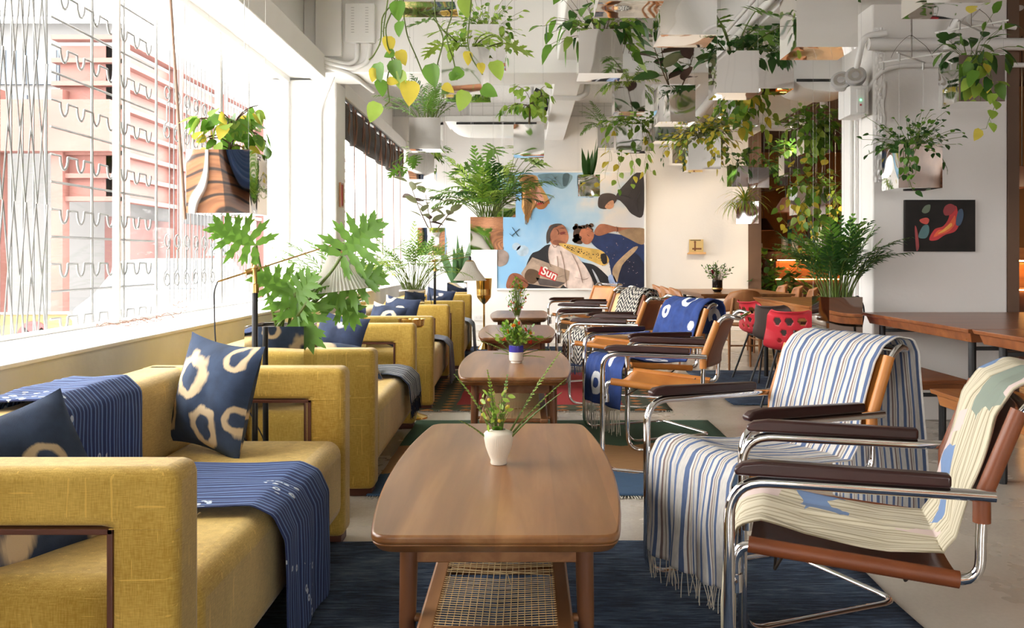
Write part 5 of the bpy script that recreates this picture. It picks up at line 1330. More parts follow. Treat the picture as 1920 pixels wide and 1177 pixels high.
# ------------------------------------------------------------------ vases and flowers
def stems(parent, seed, z, mats, fn, stem='v'):
    rnd = random.Random(seed); mf, ms = MB(), MB(); heads = fn(mf, ms, rnd) or []
    o = mf.build('foliage', [G[c] for c in mats], parent, ang=60); o.location.z = z
    for hm in heads: o = hm.build('flower_head', [G[c] for c in mats], parent, ang=60); o.location.z = z
    if ms.f: o = ms.build('stems', G[stem], parent); o.location.z = z
def sprig(mf, ms, rnd, az, el, Ln, mi, bend=.4, pairs=18, ll=.020, lw=.006):
    frond(mf, ms, rnd, Vector((math.cos(az) * .008, math.sin(az) * .008, -.06)), az, R(el), Ln, bend, mi, pairs, ll, lw, .35)
t = thing('vase', 'ribbed cream vase of ferns on the nearest coffee table', 'vase', (-.0895, 2.955, .451))
MB().lathe([(0, 0), (.024, 0), (.026, .004), (.025, .014), (.032, .03), (.041, .055), (.0455, .08), (.0465, .096), (.043, .101), (.026, .108), (.0225, .110), (.0225, .106), (.036, .09), (0, .03)], n=96, ripple=.012, rn=48).build('body', M['ceramic'], t)
def f1(mf, ms, rnd):
    sprig(mf, ms, rnd, R(20), 60, .36, 1, .15, 30, .024); sprig(mf, ms, rnd, R(165), 72, .27, 1, .5, 22, .024); sprig(mf, ms, rnd, R(8), 54, .30, 1, .3, 24, .018)
    sprig(mf, ms, rnd, R(-15), 50, .27, 0, .25, 22, .016); sprig(mf, ms, rnd, R(120), 82, .25, 1, .3, 22, .018); sprig(mf, ms, rnd, R(190), 52, .15, 1, .5, 14, .014)
    sprig(mf, ms, rnd, R(60), 84, .23, 0, .2, 20, .018)
    for k in range(46):
        a = rnd.uniform(0, 6.28); h = rnd.uniform(.02, .12); r = .012 + h * .45 * rnd.random() + .012
        p = Vector((math.cos(a) * r - .012, math.sin(a) * r, h)); ms.tube([(math.cos(a) * .006, math.sin(a) * .006, -.04), p * .6, p], .0009, 3)
        if k % 3: leaf(mf, p, rv(rnd) + Vector((0, 0, .5)), rv(rnd), .028, .014, 'oval', rnd.choice((0, 1, 1)), .1, .2, 4)
        else: mf.lathe([(0, 0), (.0045, .002), (.006, .006), (.0045, .010), (0, .012)], tuple(p), 8, rnd.choice((2, 3)))
    for k in range(4): leaf(mf, Vector((-.004, -.005, -.0)), Vector((-.3 + .2 * k, -.5, .5)), Vector((0, -1, .3)), .04, .02, 'heart', 0, .3, .2, 5)
stems(t, 3, .108, 'glcy', f1)
t = thing('vase', 'cup with blue glazed band holding orange flowers, second table', 'vase', (-.067, 5.83, .451))
MB().lathe([(0, 0), (.034, 0), (.034, .010), (.043, .016), (.045, .03), (.0455, .108), (.041, .108), (.038, .03), (0, .02)], n=40).build('body', M['cer_white'], t)
MB().lathe([(.0456, .068), (.0462, .07), (.0462, .106), (.0458, .109), (.043, .109)], n=40).build('glazed_band', M['cer_blue'], t)
def f2(mf, ms, rnd):
    hl = []
    for k in range(120):
        a = rnd.uniform(0, 6.28); e = R(rnd.uniform(18, 88)); l = rnd.uniform(.07, .17); p = Vector((math.cos(a) * math.cos(e), math.sin(a) * math.cos(e), math.sin(e) * .9)) * l
        ms.tube([(0, 0, -.04), p * .6, p], .0011, 3)
        for j in range(2): leaf(mf, p * (1 - .25 * j), p.normalized() + rv(rnd, .8), rv(rnd), .035, .018, 'oval', rnd.choice((0, 1, 0)), .1, .2, 4)
    for a, e, l in ((170, 30, .26), (185, 48, .24), (20, 18, .22), (10, 38, .25), (150, 12, .16), (-20, 8, .18)): sprig(mf, ms, rnd, R(a), e, l, 1, .3, 20, .02, .005)
    for (x, z, mi) in ((-.075, .05, 2), (-.015, .135, 3), (.02, .15, 2), (.085, .09, 3), (.085, .035, 2), (.06, .11, 2), (-.045, .10, 3)):
        p = Vector((x, -.075 + abs(x) * .3, z)); hm = MB(); hl.append(hm)
        for j in range(16): leaf(hm, p, rv(rnd) + Vector((0, -.5, .2)), rv(rnd), .018, .010, 'oval', mi, 0, .3, 3)
    return hl
stems(t, 4, .10, 'glrp', f2)
t = thing('vase', 'small narrow-necked white vase of berries on the third table', 'vase', (-.09, 8.75, .451))
MB().lathe([(0, 0), (.03, 0), (.045, .02), (.046, .04), (.03, .065), (.016, .085), (.015, .115), (.018, .12), (.013, .12), (.012, .09), (0, .05)], n=32).build('body', M['cer_white'], t)
def f3(mf, ms, rnd):
    hl = []
    for k in range(130):
        a = rnd.uniform(0, 6.28); h = rnd.uniform(.03, .36); r = (.02 + .07 * math.sin(PI * min(1, h / .34))) * rnd.uniform(.3, 1.1)
        p = Vector((math.cos(a) * r + .02 * h * 3 - .02, math.sin(a) * r, h)); ms.tube([(0, 0, -.06), p * .6 + Vector((0, 0, .0)), p], .0012, 3)
        leaf(mf, p, rv(rnd) + Vector((0, 0, .6)), rv(rnd), .035, .015, 'oval', rnd.choice((0, 1, 0)), .1, .2, 4)
        if k % 6 == 0:
            hm = MB(); hl.append(hm); mi = rnd.choice((2, 3))
            for j in range(9): leaf(hm, p, rv(rnd) + Vector((0, -.5, 0)), rv(rnd), .016, .011, 'oval', mi, 0, .3, 3)
    return hl
stems(t, 5, .12, 'glrp', f3)
t = thing('vase', 'dark glass vase with protea and twigs on dining table', 'vase', (2.06, 10.1, .741))
MB().lathe([(0, 0), (.035, 0), (.05, .02), (.055, .05), (.055, .13), (.05, .13), (.048, .05), (0, .015)], n=32).build('body', M['cer_dark'], t)
MB().lathe([(.0555, .028), (.057, .03), (.057, .045), (.0555, .047)], n=32).build('rim_band', M['brass_m'], t)
def f4(mf, ms, rnd):
    for k in range(90):
        a = rnd.uniform(0, 6.28); e = R(rnd.uniform(25, 85)); l = rnd.uniform(.08, .24); p = Vector((math.cos(a) * math.cos(e), math.sin(a) * math.cos(e), math.sin(e) * .85)) * l
        ms.tube([(0, 0, -.06), p * .6, p], .0012, 3)
        for j in range(2): leaf(mf, p * (1 - .2 * j), p.normalized() + rv(rnd, .9), rv(rnd), .035, .013, 'oval', rnd.choice((0, 1, 0)), .1, .2, 4)
    hm = MB()
    for j in range(26): leaf(hm, Vector((-.05, -.02, .07)), Vector((rnd.uniform(-.4, .4), rnd.uniform(-.4, .4), 1)), rv(rnd), .055, .016, 'oval', 2, 0, .3, 4)
    return [hm]
stems(t, 6, .12, 'dgm', f4, 'k')
t = thing('bud_vase', 'tiny pale bud vase with sprig on far window sill', 'vase', (-2.0, 13.6, .736))
MB().lathe([(0, 0), (.04, 0), (.055, .03), (.05, .07), (.02, .11), (.015, .13), (.012, .13), (0, .06)], n=24).build('body', M['cer_white'], t)
stems(t, 7, .12, 'lgy', lambda a, b, c: bush(a, b, c, n=24, h=.2, r=.1, Ln=.05, Wd=.02, mi=(0, 1, 2)))

# ------------------------------------------------------------------ big tables and benches on the right
def work_table(name, label, cat, x0, x1, y0, y1, zt, mat='teak_x', legs=((0.09, .12),), th=.022, ap=.05, ins=.05, lr=.020):
    t = thing(name, label, cat, ((x0 + x1) / 2, (y0 + y1) / 2, 0)); a, b = (x1 - x0) / 2, (y1 - y0) / 2
    MB().prism([(-a, -b), (a, -b), (a, b), (-a, b)], zt - th, zt, inset_bot=.012).build('tabletop', M[mat], t, bevel=.003)
    i = ins; mb = MB()
    o_ = [(-a + i * .5, -b + i * .5), (a - i * .5, -b + i * .5), (a - i * .5, b - i * .5), (-a + i * .5, b - i * .5)]
    mb.prism(o_, zt - th - ap, zt - th, inset_bot=i * .5); mb.build('apron', M[mat], t, bevel=.003)
    for sx in (-1, 1):
        for k, y in enumerate((-b + .14, b - .14)):
            MB().tube([(sx * (a - .09), y, zt - th - ap + .01), (sx * (a - .09), y, 0)], lr, 14).build('leg', M['black'], t)
    for ya in (-b + .13, b - .15): MB().box(-a + .09, a - .09, ya, ya + .02, zt - th - ap - .05, zt - th - ap - .03).build('stretcher', M['black'], t)
    mb = MB()
    for dz in (.018, .036): mb.lathe([(0, 0), (.004, 0), (.004, .002), (0, .002)], (-a + ins * .75, -b + .09, zt - th - dz), 10, mat=Matrix.Rotation(R(-90), 3, 'Y'))
    mb.build('brass_screws', M['brass'], t)
    return t
work_table('work_table', 'large wooden table with black legs in front of the pier', 'table', 2.255, 3.45, 4.775, 6.30, .74)
work_table('work_table', 'wooden table cut by the right edge, in front of other table', 'table', 2.265, 3.45, 2.95, 4.755, .74)
work_table('bench', 'low wooden bench under the table, close to the pier', 'bench', 2.02, 2.405, 5.06, 6.12, .44, ap=.035, ins=.04)
work_table('bench', 'reddish wooden bench behind the patchwork-covered armchair', 'bench', 2.03, 2.42, 3.30, 4.71, .445, mat='teak', ap=.055, ins=.05)
work_table('long_table', 'long striped wooden table behind the low hanging palm planter', 'table', 2.13, 3.1, 7.05, 8.8, .74, mat='teak', ap=.06, ins=.03)
t = work_table('dining_table', 'wooden dining table on black frame near the back wall', 'table', 1.78, 2.75, 9.55, 11.2, .74, mat='walnut', ap=.03, ins=.06)

def ply_chair(label, loc, rz, group=None):
    t = thing('dining_chair', label, 'chair', loc, rz, group)
    MB().grid(lambda u, v: (.0 - .20 + .40 * u, (-.20 + .40 * v) * (1 - .12 * (1 - u)), .445 + .012 * (2 * v - 1) ** 2), 8, 8).build('seat', M['ply'], t, solid=.014)
    def back(u, v):
        y = (2 * u - 1) * .21 * (1 - .35 * v ** 3); return (-.22 + .07 * (2 * u - 1) ** 2 - .04 * v, y, .60 + .20 * v + (-.03 * (2 * u - 1) ** 2))
    MB().grid(back, 16, 8).build('backrest', M['ply'], t, solid=.012)
    for s in (-1, 1):
        MB().tube([(-.20, s * .15, 0), (-.19, s * .15, .44), (-.235, s * .12, .72)], [.011, .016, .012], 8).build('leg', M['ply'], t)
        MB().tube([(.17, s * .16, 0), (.16, s * .15, .44)], [.011, .016], 8).build('leg', M['ply'], t)
    MB().tube([(-.19, -.15, .25), (-.19, .15, .25)], .009, 6).tube([(-.19, .15, .3), (.165, .155, .3)], .008, 6).tube([(-.19, -.15, .3), (.165, -.155, .3)], .008, 6).build('stretcher', M['ply'], t)
    return t
pc = ply_chair('curved plywood chair at the near left side of dining table', (1.76, 9.85, 0), R(8))
dup(pc, (1.74, 10.35, 0), R(4), 'curved plywood chair in the middle of the dining table left side')
dup(pc, (1.74, 11.0, 0), R(2), 'curved plywood chair at far left side of dining table')
dup(pc, (2.80, 9.85, 0), R(172), 'curved plywood chair at the near right side of dining table')
dup(pc, (2.82, 10.45, 0), R(176), 'curved plywood chair in the middle of the dining table right side')
dup(pc, (2.82, 11.05, 0), R(180), 'curved plywood chair at far right side of dining table')
o = ply_chair('dark-legged stool chair pushed under dining table front', (2.12, 9.32, 0), R(92))

def shell_chair(label, loc, rz, mat, holes=True):
    t = thing('shell_chair', label, 'chair', loc, rz)
    prof = rpath([(.20, 0, .445), (.10, 0, .43), (-.10, 0, .415), (-.19, 0, .45), (-.235, 0, .60), (-.26, 0, .70), (-.295, 0, .715)], .06, 4)
    q, T = resample(prof, 60); mb = MB(); nu = 48
    def fn(u, v):
        p = q[min(60, int(round(v * 60)))]; a = 2 * u - 1; w = .215 - .05 * max(0, v - .55) / .45
        if v > .9: w -= .03 * (v - .9) / .1
        if v < .1: w -= .02 * (1 - v / .1)
        return (p.x + (.07 * a * a if v > .5 else .0) * min(1, max(0, v - .5) * 4), a * w, p.z + .035 * a ** 4 * (1 - v * .6))
    mb.grid(fn, nu, 60)
    if holes:
        keep = []
        hs = [(.25, .86, .030), (.5, .86, .030), (.75, .86, .030), (.38, .74, .024), (.62, .74, .024), (.3, .64, .018), (.5, .64, .018), (.7, .64, .018), (.4, .3, .02), (.6, .3, .02)]
        for f in mb.f:
            i0 = f[0]; u = (i0 % (nu + 1) + .5) / nu; v = (i0 // (nu + 1) + .5) / 60
            if not any(((u - a) * .38) ** 2 + ((v - b) * T) ** 2 < r * r for a, b, r in hs): keep.append(f)
        mb.f = keep; mb.m = [0] * len(keep)
    mb.build('seat_shell', mat, t, solid=.007)
    fr = MB().tube([(-.12, -.12, .41), (-.12, .12, .41)], .008, 6).tube([(.12, -.12, .41), (.12, .12, .41)], .008, 6).build('underframe', M['black'], t)
    for x, sx in ((-.12, -1), (.12, 1)):
        for s in (-1, 1): MB().tube([(x, s * .12, .42), (x + sx * .12, s * .21, 0)], .009, 8).build('leg', M['black'], t)
    return t
shell_chair('coral red perforated shell chair, left of the grey one', (2.18, 8.45, 0), R(20), M['red'])
shell_chair('coral red perforated shell chair behind the striped armchair', (2.03, 7.0, 0), R(60), M['red'])
shell_chair('grey brown shell chair with maroon lining between two red ones', (2.15, 7.75, 0), R(40), M['greyseat'], False)

# ------------------------------------------------------------------ pictures
def smoothp(pts, n=5):
    out = []; m = len(pts)
    for i in range(m):
        p0, p1, p2, p3 = [Vector((*pts[(i + k - 1) % m], 0)) for k in range(4)]
        for k in range(n):
            t = k / n; out.append(.5 * ((2 * p1) + (p2 - p0) * t + (2 * p0 - 5 * p1 + 4 * p2 - p3) * t * t + (3 * p1 - p0 - 3 * p2 + p3) * t ** 3))
    return [(p.x, p.y) for p in out]
def flat(name, pts, col, layer, t, D, mat=None, sm=True, rough=.35):
    """a coloured patch of a print; pts in photo pixels on the wall plane at distance D"""
    pts = smoothp(pts) if sm else pts
    vs = []
    for x, y in pts:
        p = P(x, y, D); vs.append((p.x - t.location.x, -.0012 * layer - .0005, p.z - t.location.z))
    bm = bmesh.new(); f = bm.faces.new([bm.verts.new(v) for v in vs]); bmesh.ops.triangulate(bm, faces=[f])
    me = bpy.data.meshes.new(name); bm.to_mesh(me); bm.free()
    if mat is None: mat = noisy('print_' + name, tuple(x * .72 for x in col), tuple(min(1, x * 1.2) for x in col), 7, rough, 0)
    me.materials.append(mat); o = bpy.data.objects.new(name, me); C.objects.link(o); o.parent = t; return o
DW = YB - .035
def skymat():
    m, nt, b = newmat('printed_cloudy_sky'); v = coords(nt); s = sep(nt, v)
    f = math_(nt, 'ADD', math_(nt, 'MULTIPLY', noisef(nt, v, 1.6, 4), .9), math_(nt, 'MULTIPLY', s[0], .22))
    L(nt, ramp(nt, f, [(.25, srgb(138, 186, 222)), (.48, srgb(176, 204, 224)), (.62, srgb(222, 216, 210)), (.8, srgb(206, 208, 214))]), b.inputs['Base Color'])
    b.inputs['Roughness'].default_value = .3; return m
c0 = P(1070, 432, DW)
t = thing('framed_photograph', 'large white-framed photograph of people looking down, on back wall', 'picture', (c0.x, DW, c0.z))
hw, hh = (1208 - 932) / 2 / F * DW, (541 - 324) / 2 / F * DW
MB().box(-hw, hw, .0, .033, -hh, hh).build('print', skymat(), t, smooth=False)
fb = .024
MB().box(-hw - fb, hw + fb, -.02, .034, hh, hh + fb).box(-hw - fb, hw + fb, -.02, .034, -hh - fb, -hh).box(-hw - fb, -hw, -.02, .034, -hh, hh).box(hw, hw + fb, -.02, .034, -hh, hh).build('frame', M['wall_white'], t, smooth=False)
sk, sk2, blk = srgb(176, 112, 82), srgb(140, 84, 60), srgb(30, 26, 28)
flat('jacket', [(984, 541), (985, 505), (996, 477), (1010, 470), (1030, 458), (1060, 470), (1090, 490), (1120, 500), (1160, 540), (1160, 541)], srgb(32, 32, 36), 1, t, DW)
flat('shirt', [(1028, 470), (1034, 457), (1048, 455), (1070, 468), (1090, 490), (1104, 510), (1112, 541), (1066, 541), (1040, 512), (1030, 492)], srgb(226, 206, 196), 2, t, DW)
flat('face', [(1028, 440), (1030, 424), (1042, 420), (1056, 422), (1063, 432), (1066, 446), (1060, 458), (1046, 460), (1034, 456)], sk, 3, t, DW)
flat('hair', [(1025, 456), (1025, 436), (1034, 422), (1046, 419), (1054, 421), (1040, 426), (1032, 438), (1031, 452)], srgb(70, 62, 58), 4, t, DW)
flat('mouth_shadow', [(1050, 436), (1058, 434), (1060, 437), (1052, 440)], srgb(120, 50, 44), 4, t, DW)
flat('neck_shadow', [(1036, 456), (1050, 461), (1060, 457), (1055, 452), (1040, 450)], sk2, 4, t, DW)
flat('necktie', [(1048, 458), (1062, 457), (1100, 464), (1128, 470), (1142, 487), (1132, 498), (1110, 490), (1080, 478)], srgb(216, 176, 92), 5, t, DW)
rnd = random.Random(8); mb = MB()
for k in range(60):
    u, v_ = rnd.random(), rnd.uniform(-.7, .7); x = 1058 + 72 * u; y = 461 + 24 * u + v_ * (3 + 9 * u); p = P(x, y, DW)
    mb.add([(p.x - t.location.x + .008 * math.cos(a), -.0078, p.z - t.location.z + .008 * math.sin(a)) for a in [k2 * PI / 3 for k2 in range(6)]], [(0, 1, 2, 3, 4, 5)])
mb.build('tie_dots', M['black'], t)
flat('tie_tip', [(1126, 478), (1136, 476), (1138, 492), (1130, 494)], blk, 7, t, DW)
flat('newspaper', [(977, 512), (998, 482), (1020, 490), (1068, 508), (1066, 524), (1050, 540), (1010, 535), (985, 530)], srgb(176, 152, 132), 6, t, DW, sm=False)
flat('newspaper_picture', [(984, 514), (992, 504), (1008, 508), (1012, 520), (1000, 532), (986, 526)], srgb(96, 72, 50), 7, t, DW)
flat('newspaper_dark', [(1004, 520), (1040, 526), (1060, 530), (1046, 538), (1012, 534)], srgb(86, 76, 72), 7, t, DW, sm=False)
flat('masthead', [(1014, 499), (1046, 514), (1041, 527), (1009, 514)], srgb(206, 44, 44), 8, t, DW, sm=False)
fc = bpy.data.curves.new('masthead_text', 'FONT'); fc.body = 'Sun'; fc.size = .175; fc.extrude = .0006; fc.offset = .004
fo = bpy.data.objects.new('tmp', fc); C.objects.link(fo); bpy.context.view_layer.update()
me = bpy.data.meshes.new_from_object(fo.evaluated_get(bpy.context.evaluated_depsgraph_get())); bpy.data.objects.remove(fo)
me.materials.clear(); me.materials.append(M['cer_white']); o = bpy.data.objects.new('masthead_lettering', me); C.objects.link(o); o.parent = t
p = P(1013, 512, DW); o.location = (p.x - t.location.x, -.013, p.z - t.location.z); o.rotation_euler = (R(90), R(25), 0)
flat('hand', [(951, 541), (953, 520), (962, 512), (975, 514), (984, 522), (990, 530), (984, 541)], sk2, 8, t, DW)
mb = MB()
for k in range(4):
    p = [P(962 + 7 * k, 515 + 4 * k, DW), P(972 + 6 * k, 521 + 4 * k, DW), P(983 + 3 * k, 526 + 3 * k, DW)]
    mb.tube([(q.x - t.location.x, -.011, q.z - t.location.z) for q in p], .018, 6, flat=.25)
mb.build('fingers', simple('print_fingers', srgb(160, 98, 70), .4), t)
flat('blue_dress', [(1206, 541), (1206, 450), (1175, 442), (1130, 436), (1112, 440), (1108, 452), (1118, 464), (1135, 475), (1142, 492), (1150, 530), (1160, 541)], srgb(34, 52, 96), 4, t, DW)
flat('dress_shadow', [(1206, 541), (1206, 492), (1180, 470), (1160, 500), (1166, 541)], srgb(26, 34, 60), 5, t, DW)
flat('belt', [(1148, 510), (1156, 492), (1184, 466), (1196, 462), (1190, 472), (1166, 498), (1156, 530)], srgb(178, 152, 122), 6, t, DW)
flat('white_skirt_fold', [(1110, 505), (1118, 515), (1130, 541), (1126, 541)], srgb(200, 204, 214), 6, t, DW)
flat('sleeve_white', [(1140, 520), (1150, 516), (1160, 541), (1148, 541)], srgb(150, 170, 210), 6, t, DW)
flat('curly_hair', [(1075, 446), (1076, 432), (1086, 424), (1100, 422), (1112, 430), (1106, 436), (1090, 440), (1092, 456), (1080, 456)], srgb(74, 52, 38), 6, t, DW)
flat('woman_face', [(1086, 440), (1094, 426), (1106, 428), (1114, 440), (1106, 456), (1094, 456)], srgb(186, 116, 84), 7, t, DW)
flat('arm', [(1114, 436), (1122, 422), (1134, 420), (1160, 426), (1206, 428), (1206, 440), (1170, 436), (1150, 434), (1124, 442)], srgb(164, 104, 76), 7, t, DW)
flat('handbag', [(1160, 434), (1206, 428), (1206, 458), (1180, 448)], srgb(150, 124, 96), 8, t, DW)
mb = MB()
for k in range(34):
    x, y = rnd.uniform(1120, 1200), rnd.uniform(446, 535); p = P(x, y, DW)
    mb.add([(p.x - t.location.x + .008 * math.cos(a), -.0088, p.z - t.location.z + .008 * math.sin(a)) for a in [k2 * PI / 3 for k2 in range(6)]], [(0, 1, 2, 3, 4, 5)])
mb.build('dress_dots', simple('print_dress_dots', srgb(140, 120, 130), .4), t)
flat('blonde_hair', [(972, 329), (1004, 329), (1012, 345), (1026, 368), (1030, 382), (1016, 376), (1006, 388), (996, 396), (990, 418), (984, 404), (978, 388), (980, 366), (976, 344)], srgb(206, 158, 98), 2, t, DW)
flat('upside_face', [(994, 352), (1006, 348), (1018, 368), (1020, 382), (1008, 386), (1000, 374)], srgb(226, 166, 142), 3, t, DW)
flat('hair_bun', [(980, 374), (990, 370), (998, 378), (994, 388), (982, 386)], srgb(226, 184, 124), 4, t, DW)
flat('upside_hair', [(1004, 384), (1020, 380), (1030, 376), (1022, 390), (1010, 392)], srgb(166, 102, 52), 4, t, DW)
flat('lips', [(1008, 381), (1018, 378), (1018, 382), (1009, 384)], srgb(190, 50, 60), 5, t, DW)
flat('teal_figure', [(1010, 327), (1070, 327), (1066, 346), (1054, 354), (1038, 348), (1022, 342)], srgb(118, 150, 164), 2, t, DW)
flat('teal_shadow', [(1056, 327), (1068, 327), (1064, 346), (1056, 348)], srgb(66, 92, 102), 3, t, DW)
flat('dark_coat', [(1206, 326), (1190, 326), (1176, 340), (1160, 358), (1154, 372), (1162, 376), (1172, 386), (1186, 402), (1206, 402)], srgb(48, 44, 48), 3, t, DW)
flat('dark_head', [(1122, 372), (1128, 364), (1142, 362), (1154, 366), (1156, 376), (1144, 388), (1134, 392), (1122, 388)], srgb(52, 38, 36), 4, t, DW)
flat('dark_face', [(1134, 388), (1142, 378), (1150, 376), (1150, 388), (1142, 392)], srgb(206, 150, 116), 5, t, DW)
flat('old_face', [(933, 470), (942, 468), (952, 474), (954, 484), (948, 496), (933, 498)], srgb(150, 132, 122), 3, t, DW)
def blobs(name, cs, col, layer, n=10):
    mb = MB()
    for (x, y, r) in cs:
        p = P(x, y, DW); q = r / F * DW
        mb.add([(p.x - t.location.x + q * math.cos(2 * PI * k_ / n), -.0012 * layer - .0005, p.z - t.location.z + q * .9 * math.sin(2 * PI * k_ / n)) for k_ in range(n)], [tuple(range(n))])
    mb.build(name, noisy('print_' + name, tuple(v * .7 for v in col), col, 9, .35, 0), t)
def strands(name, ls, r, col, layer):
    mb = MB()
    for l in ls:
        pts = [P(x, y, DW) for x, y in l]; mb.tube(rpath([(p.x - t.location.x, -.0012 * layer, p.z - t.location.z) for p in pts], .05, 4), r, 5, flat=.2)
    mb.build(name, noisy('print_' + name, tuple(v * .7 for v in col), col, 9, .35, 0), t)
rnd = random.Random(12)
blobs('curls', [(1078 + rnd.uniform(-3, 34) * (1 if q < 14 else .25), (425 if q < 14 else 442) + rnd.uniform(-3, 3 if q < 14 else 12), rnd.uniform(2.5, 5)) for q in range(30)], srgb(86, 60, 44), 8)
strands('hair_strands', [[(976 + rnd.uniform(0, 26), 330), (982 + rnd.uniform(-4, 26), 352 + rnd.uniform(-5, 5)), (984 + rnd.uniform(-6, 24), 378 + rnd.uniform(-6, 6)), (984 + rnd.uniform(-4, 12), 400 + rnd.uniform(-10, 22))] for q in range(26)], .012, srgb(220, 178, 120), 6)
strands('stray_hair', [[(1014, 384), (1024 + q, 378 - q), (1034 + 2 * q, 374 - 3 * q)] for q in range(4)], .004, srgb(200, 146, 86), 6)
strands('brow_and_eye_lines', [[(1039, 426), (1045, 424)], [(1050, 428), (1056, 427)], [(1056, 438), (1062, 440)], [(1030, 446), (1033, 449), (1031, 452)], [(1044, 430), (1048, 436), (1046, 440)], [(1098, 431), (1104, 429)], [(1108, 433), (1112, 435)], [(1101, 440), (1105, 443)], [(1000, 368), (1006, 370)], [(1012, 366), (1016, 370)], [(1138, 382), (1142, 384)]], .010, srgb(92, 50, 40), 9)
strands('spectacles', [[(1056, 424), (1064, 427), (1067, 433), (1062, 437)], [(1063, 430), (1054, 426), (1040, 430)]], .006, srgb(120, 110, 100), 10)
strands('collar_and_folds', [[(1034, 457), (1040, 466), (1046, 458)], [(1050, 470), (1056, 490), (1060, 520), (1062, 540)], [(1072, 476), (1084, 500), (1092, 530)], [(1078, 520), (1096, 524), (1104, 520)], [(1044, 480), (1046, 500)]], .009, srgb(176, 150, 142), 7)
strands('newspaper_lines', [[(1000 + 2 * q, 488 + 3 * q), (1012 + 2 * q, 492 + 3 * q)] for q in range(3)] + [[(1046, 520 + 3 * q), (1062, 514 + 4 * q)] for q in range(3)], .004, srgb(110, 96, 86), 8)
strands('jacket_lapel', [[(1030, 459), (1024, 476), (1032, 500)], [(1098, 500), (1110, 520), (1112, 540)]], .008, srgb(58, 56, 62), 9)
strands('coat_folds', [[(1198, 335), (1186, 352), (1176, 368)], [(1200, 360), (1192, 378), (1198, 398)], [(1160, 366), (1170, 366), (1184, 372)]], .007, srgb(74, 68, 70), 8)
strands('teal_folds', [[(1016, 334), (1030, 332), (1040, 344)], [(1034, 328), (1044, 338), (1052, 350)], [(1024, 340), (1036, 336), (1046, 330)]], .008, srgb(176, 196, 202), 6)
strands('wristband', [[(1155, 424), (1158, 430), (1156, 436)]], .01, srgb(34, 30, 30), 10)
blobs('faint_cloud', [(980, 470, 12), (968, 462, 8)], srgb(190, 210, 226), 1)
mb = MB()
def pl(a, b, r):
    p, q = P(*a, DW), P(*b, DW); mb.tube([(p.x - t.location.x, -.006, p.z - t.location.z), (q.x - t.location.x, -.006, q.z - t.location.z)], r, 6, flat=.3)
pl((959, 442), (974, 429), .016); pl((960, 426), (970, 441), .011); pl((955, 438), (962, 444), .008); pl((965, 433), (972, 443), .012)
mb.build('aeroplane', simple('print_aeroplane', srgb(62, 78, 86), .4), t)
# dark painting on the pier
DP = 6.35 - .03; c0 = P(1763, 423, DP)
t = thing('dark_painting', 'black painting of a red figure hung on the pier', 'picture', (c0.x, DP, c0.z))
hw, hh = (1829 - 1697) / 2 / F * DP, (472 - 375) / 2 / F * DP
MB().box(-hw, hw, 0, .029, -hh, hh).build('canvas', noisy('near_black_canvas', (.006, .005, .004), (.016, .012, .010), 8, .75, 0), t, bevel=.002)
red, org, yel, tl = srgb(196, 30, 34), srgb(226, 88, 36), srgb(240, 160, 60), srgb(66, 110, 112)
flat('red_body', [(1742, 449), (1752, 430), (1768, 424), (1778, 410), (1782, 394), (1792, 386), (1796, 400), (1798, 420), (1790, 434), (1772, 440), (1756, 450)], red, 1, t, DP)
flat('orange_glow', [(1750, 444), (1758, 432), (1772, 428), (1784, 412), (1790, 404), (1790, 420), (1778, 434), (1762, 440)], org, 2, t, DP)
flat('yellow_glow', [(1758, 438), (1768, 430), (1782, 418), (1784, 424), (1770, 434)], yel, 3, t, DP)
flat('red_mane', [(1768, 396), (1772, 386), (1782, 382), (1792, 388), (1788, 396), (1782, 402), (1772, 404)], srgb(140, 24, 32), 3, t, DP)
flat('blue_shape', [(1796, 396), (1804, 392), (1806, 406), (1800, 422), (1792, 420)], srgb(50, 76, 104), 2, t, DP)
flat('teal_wing', [(1722, 440), (1730, 424), (1740, 422), (1742, 434), (1736, 446), (1724, 446)], tl, 2, t, DP)
flat('red_leg', [(1715, 424), (1719, 430), (1723, 462), (1718, 470), (1716, 450)], srgb(160, 34, 36), 2, t, DP)
flat('rider_head', [(1728, 396), (1734, 386), (1744, 384), (1742, 396), (1734, 400)], srgb(96, 110, 86), 2, t, DP)
flat('rider_red', [(1724, 412), (1736, 408), (1742, 412), (1738, 420), (1728, 418)], srgb(206, 60, 40), 2, t, DP)
# small picture on the window column
t = thing('small_picture', 'small wooden-framed picture on the side of window column', 'picture', (-1.845, 9.24, 1.73))
MB().box(0, .018, -.07, .07, -.12, -.105).box(0, .018, -.07, .07, .105, .12).box(0, .018, -.07, -.055, -.105, .105).box(0, .018, .055, .07, -.105, .105).build('frame', M['ply'], t)
MB().box(0, .008, -.055, .055, -.105, .105).build('print', M['red'], t)
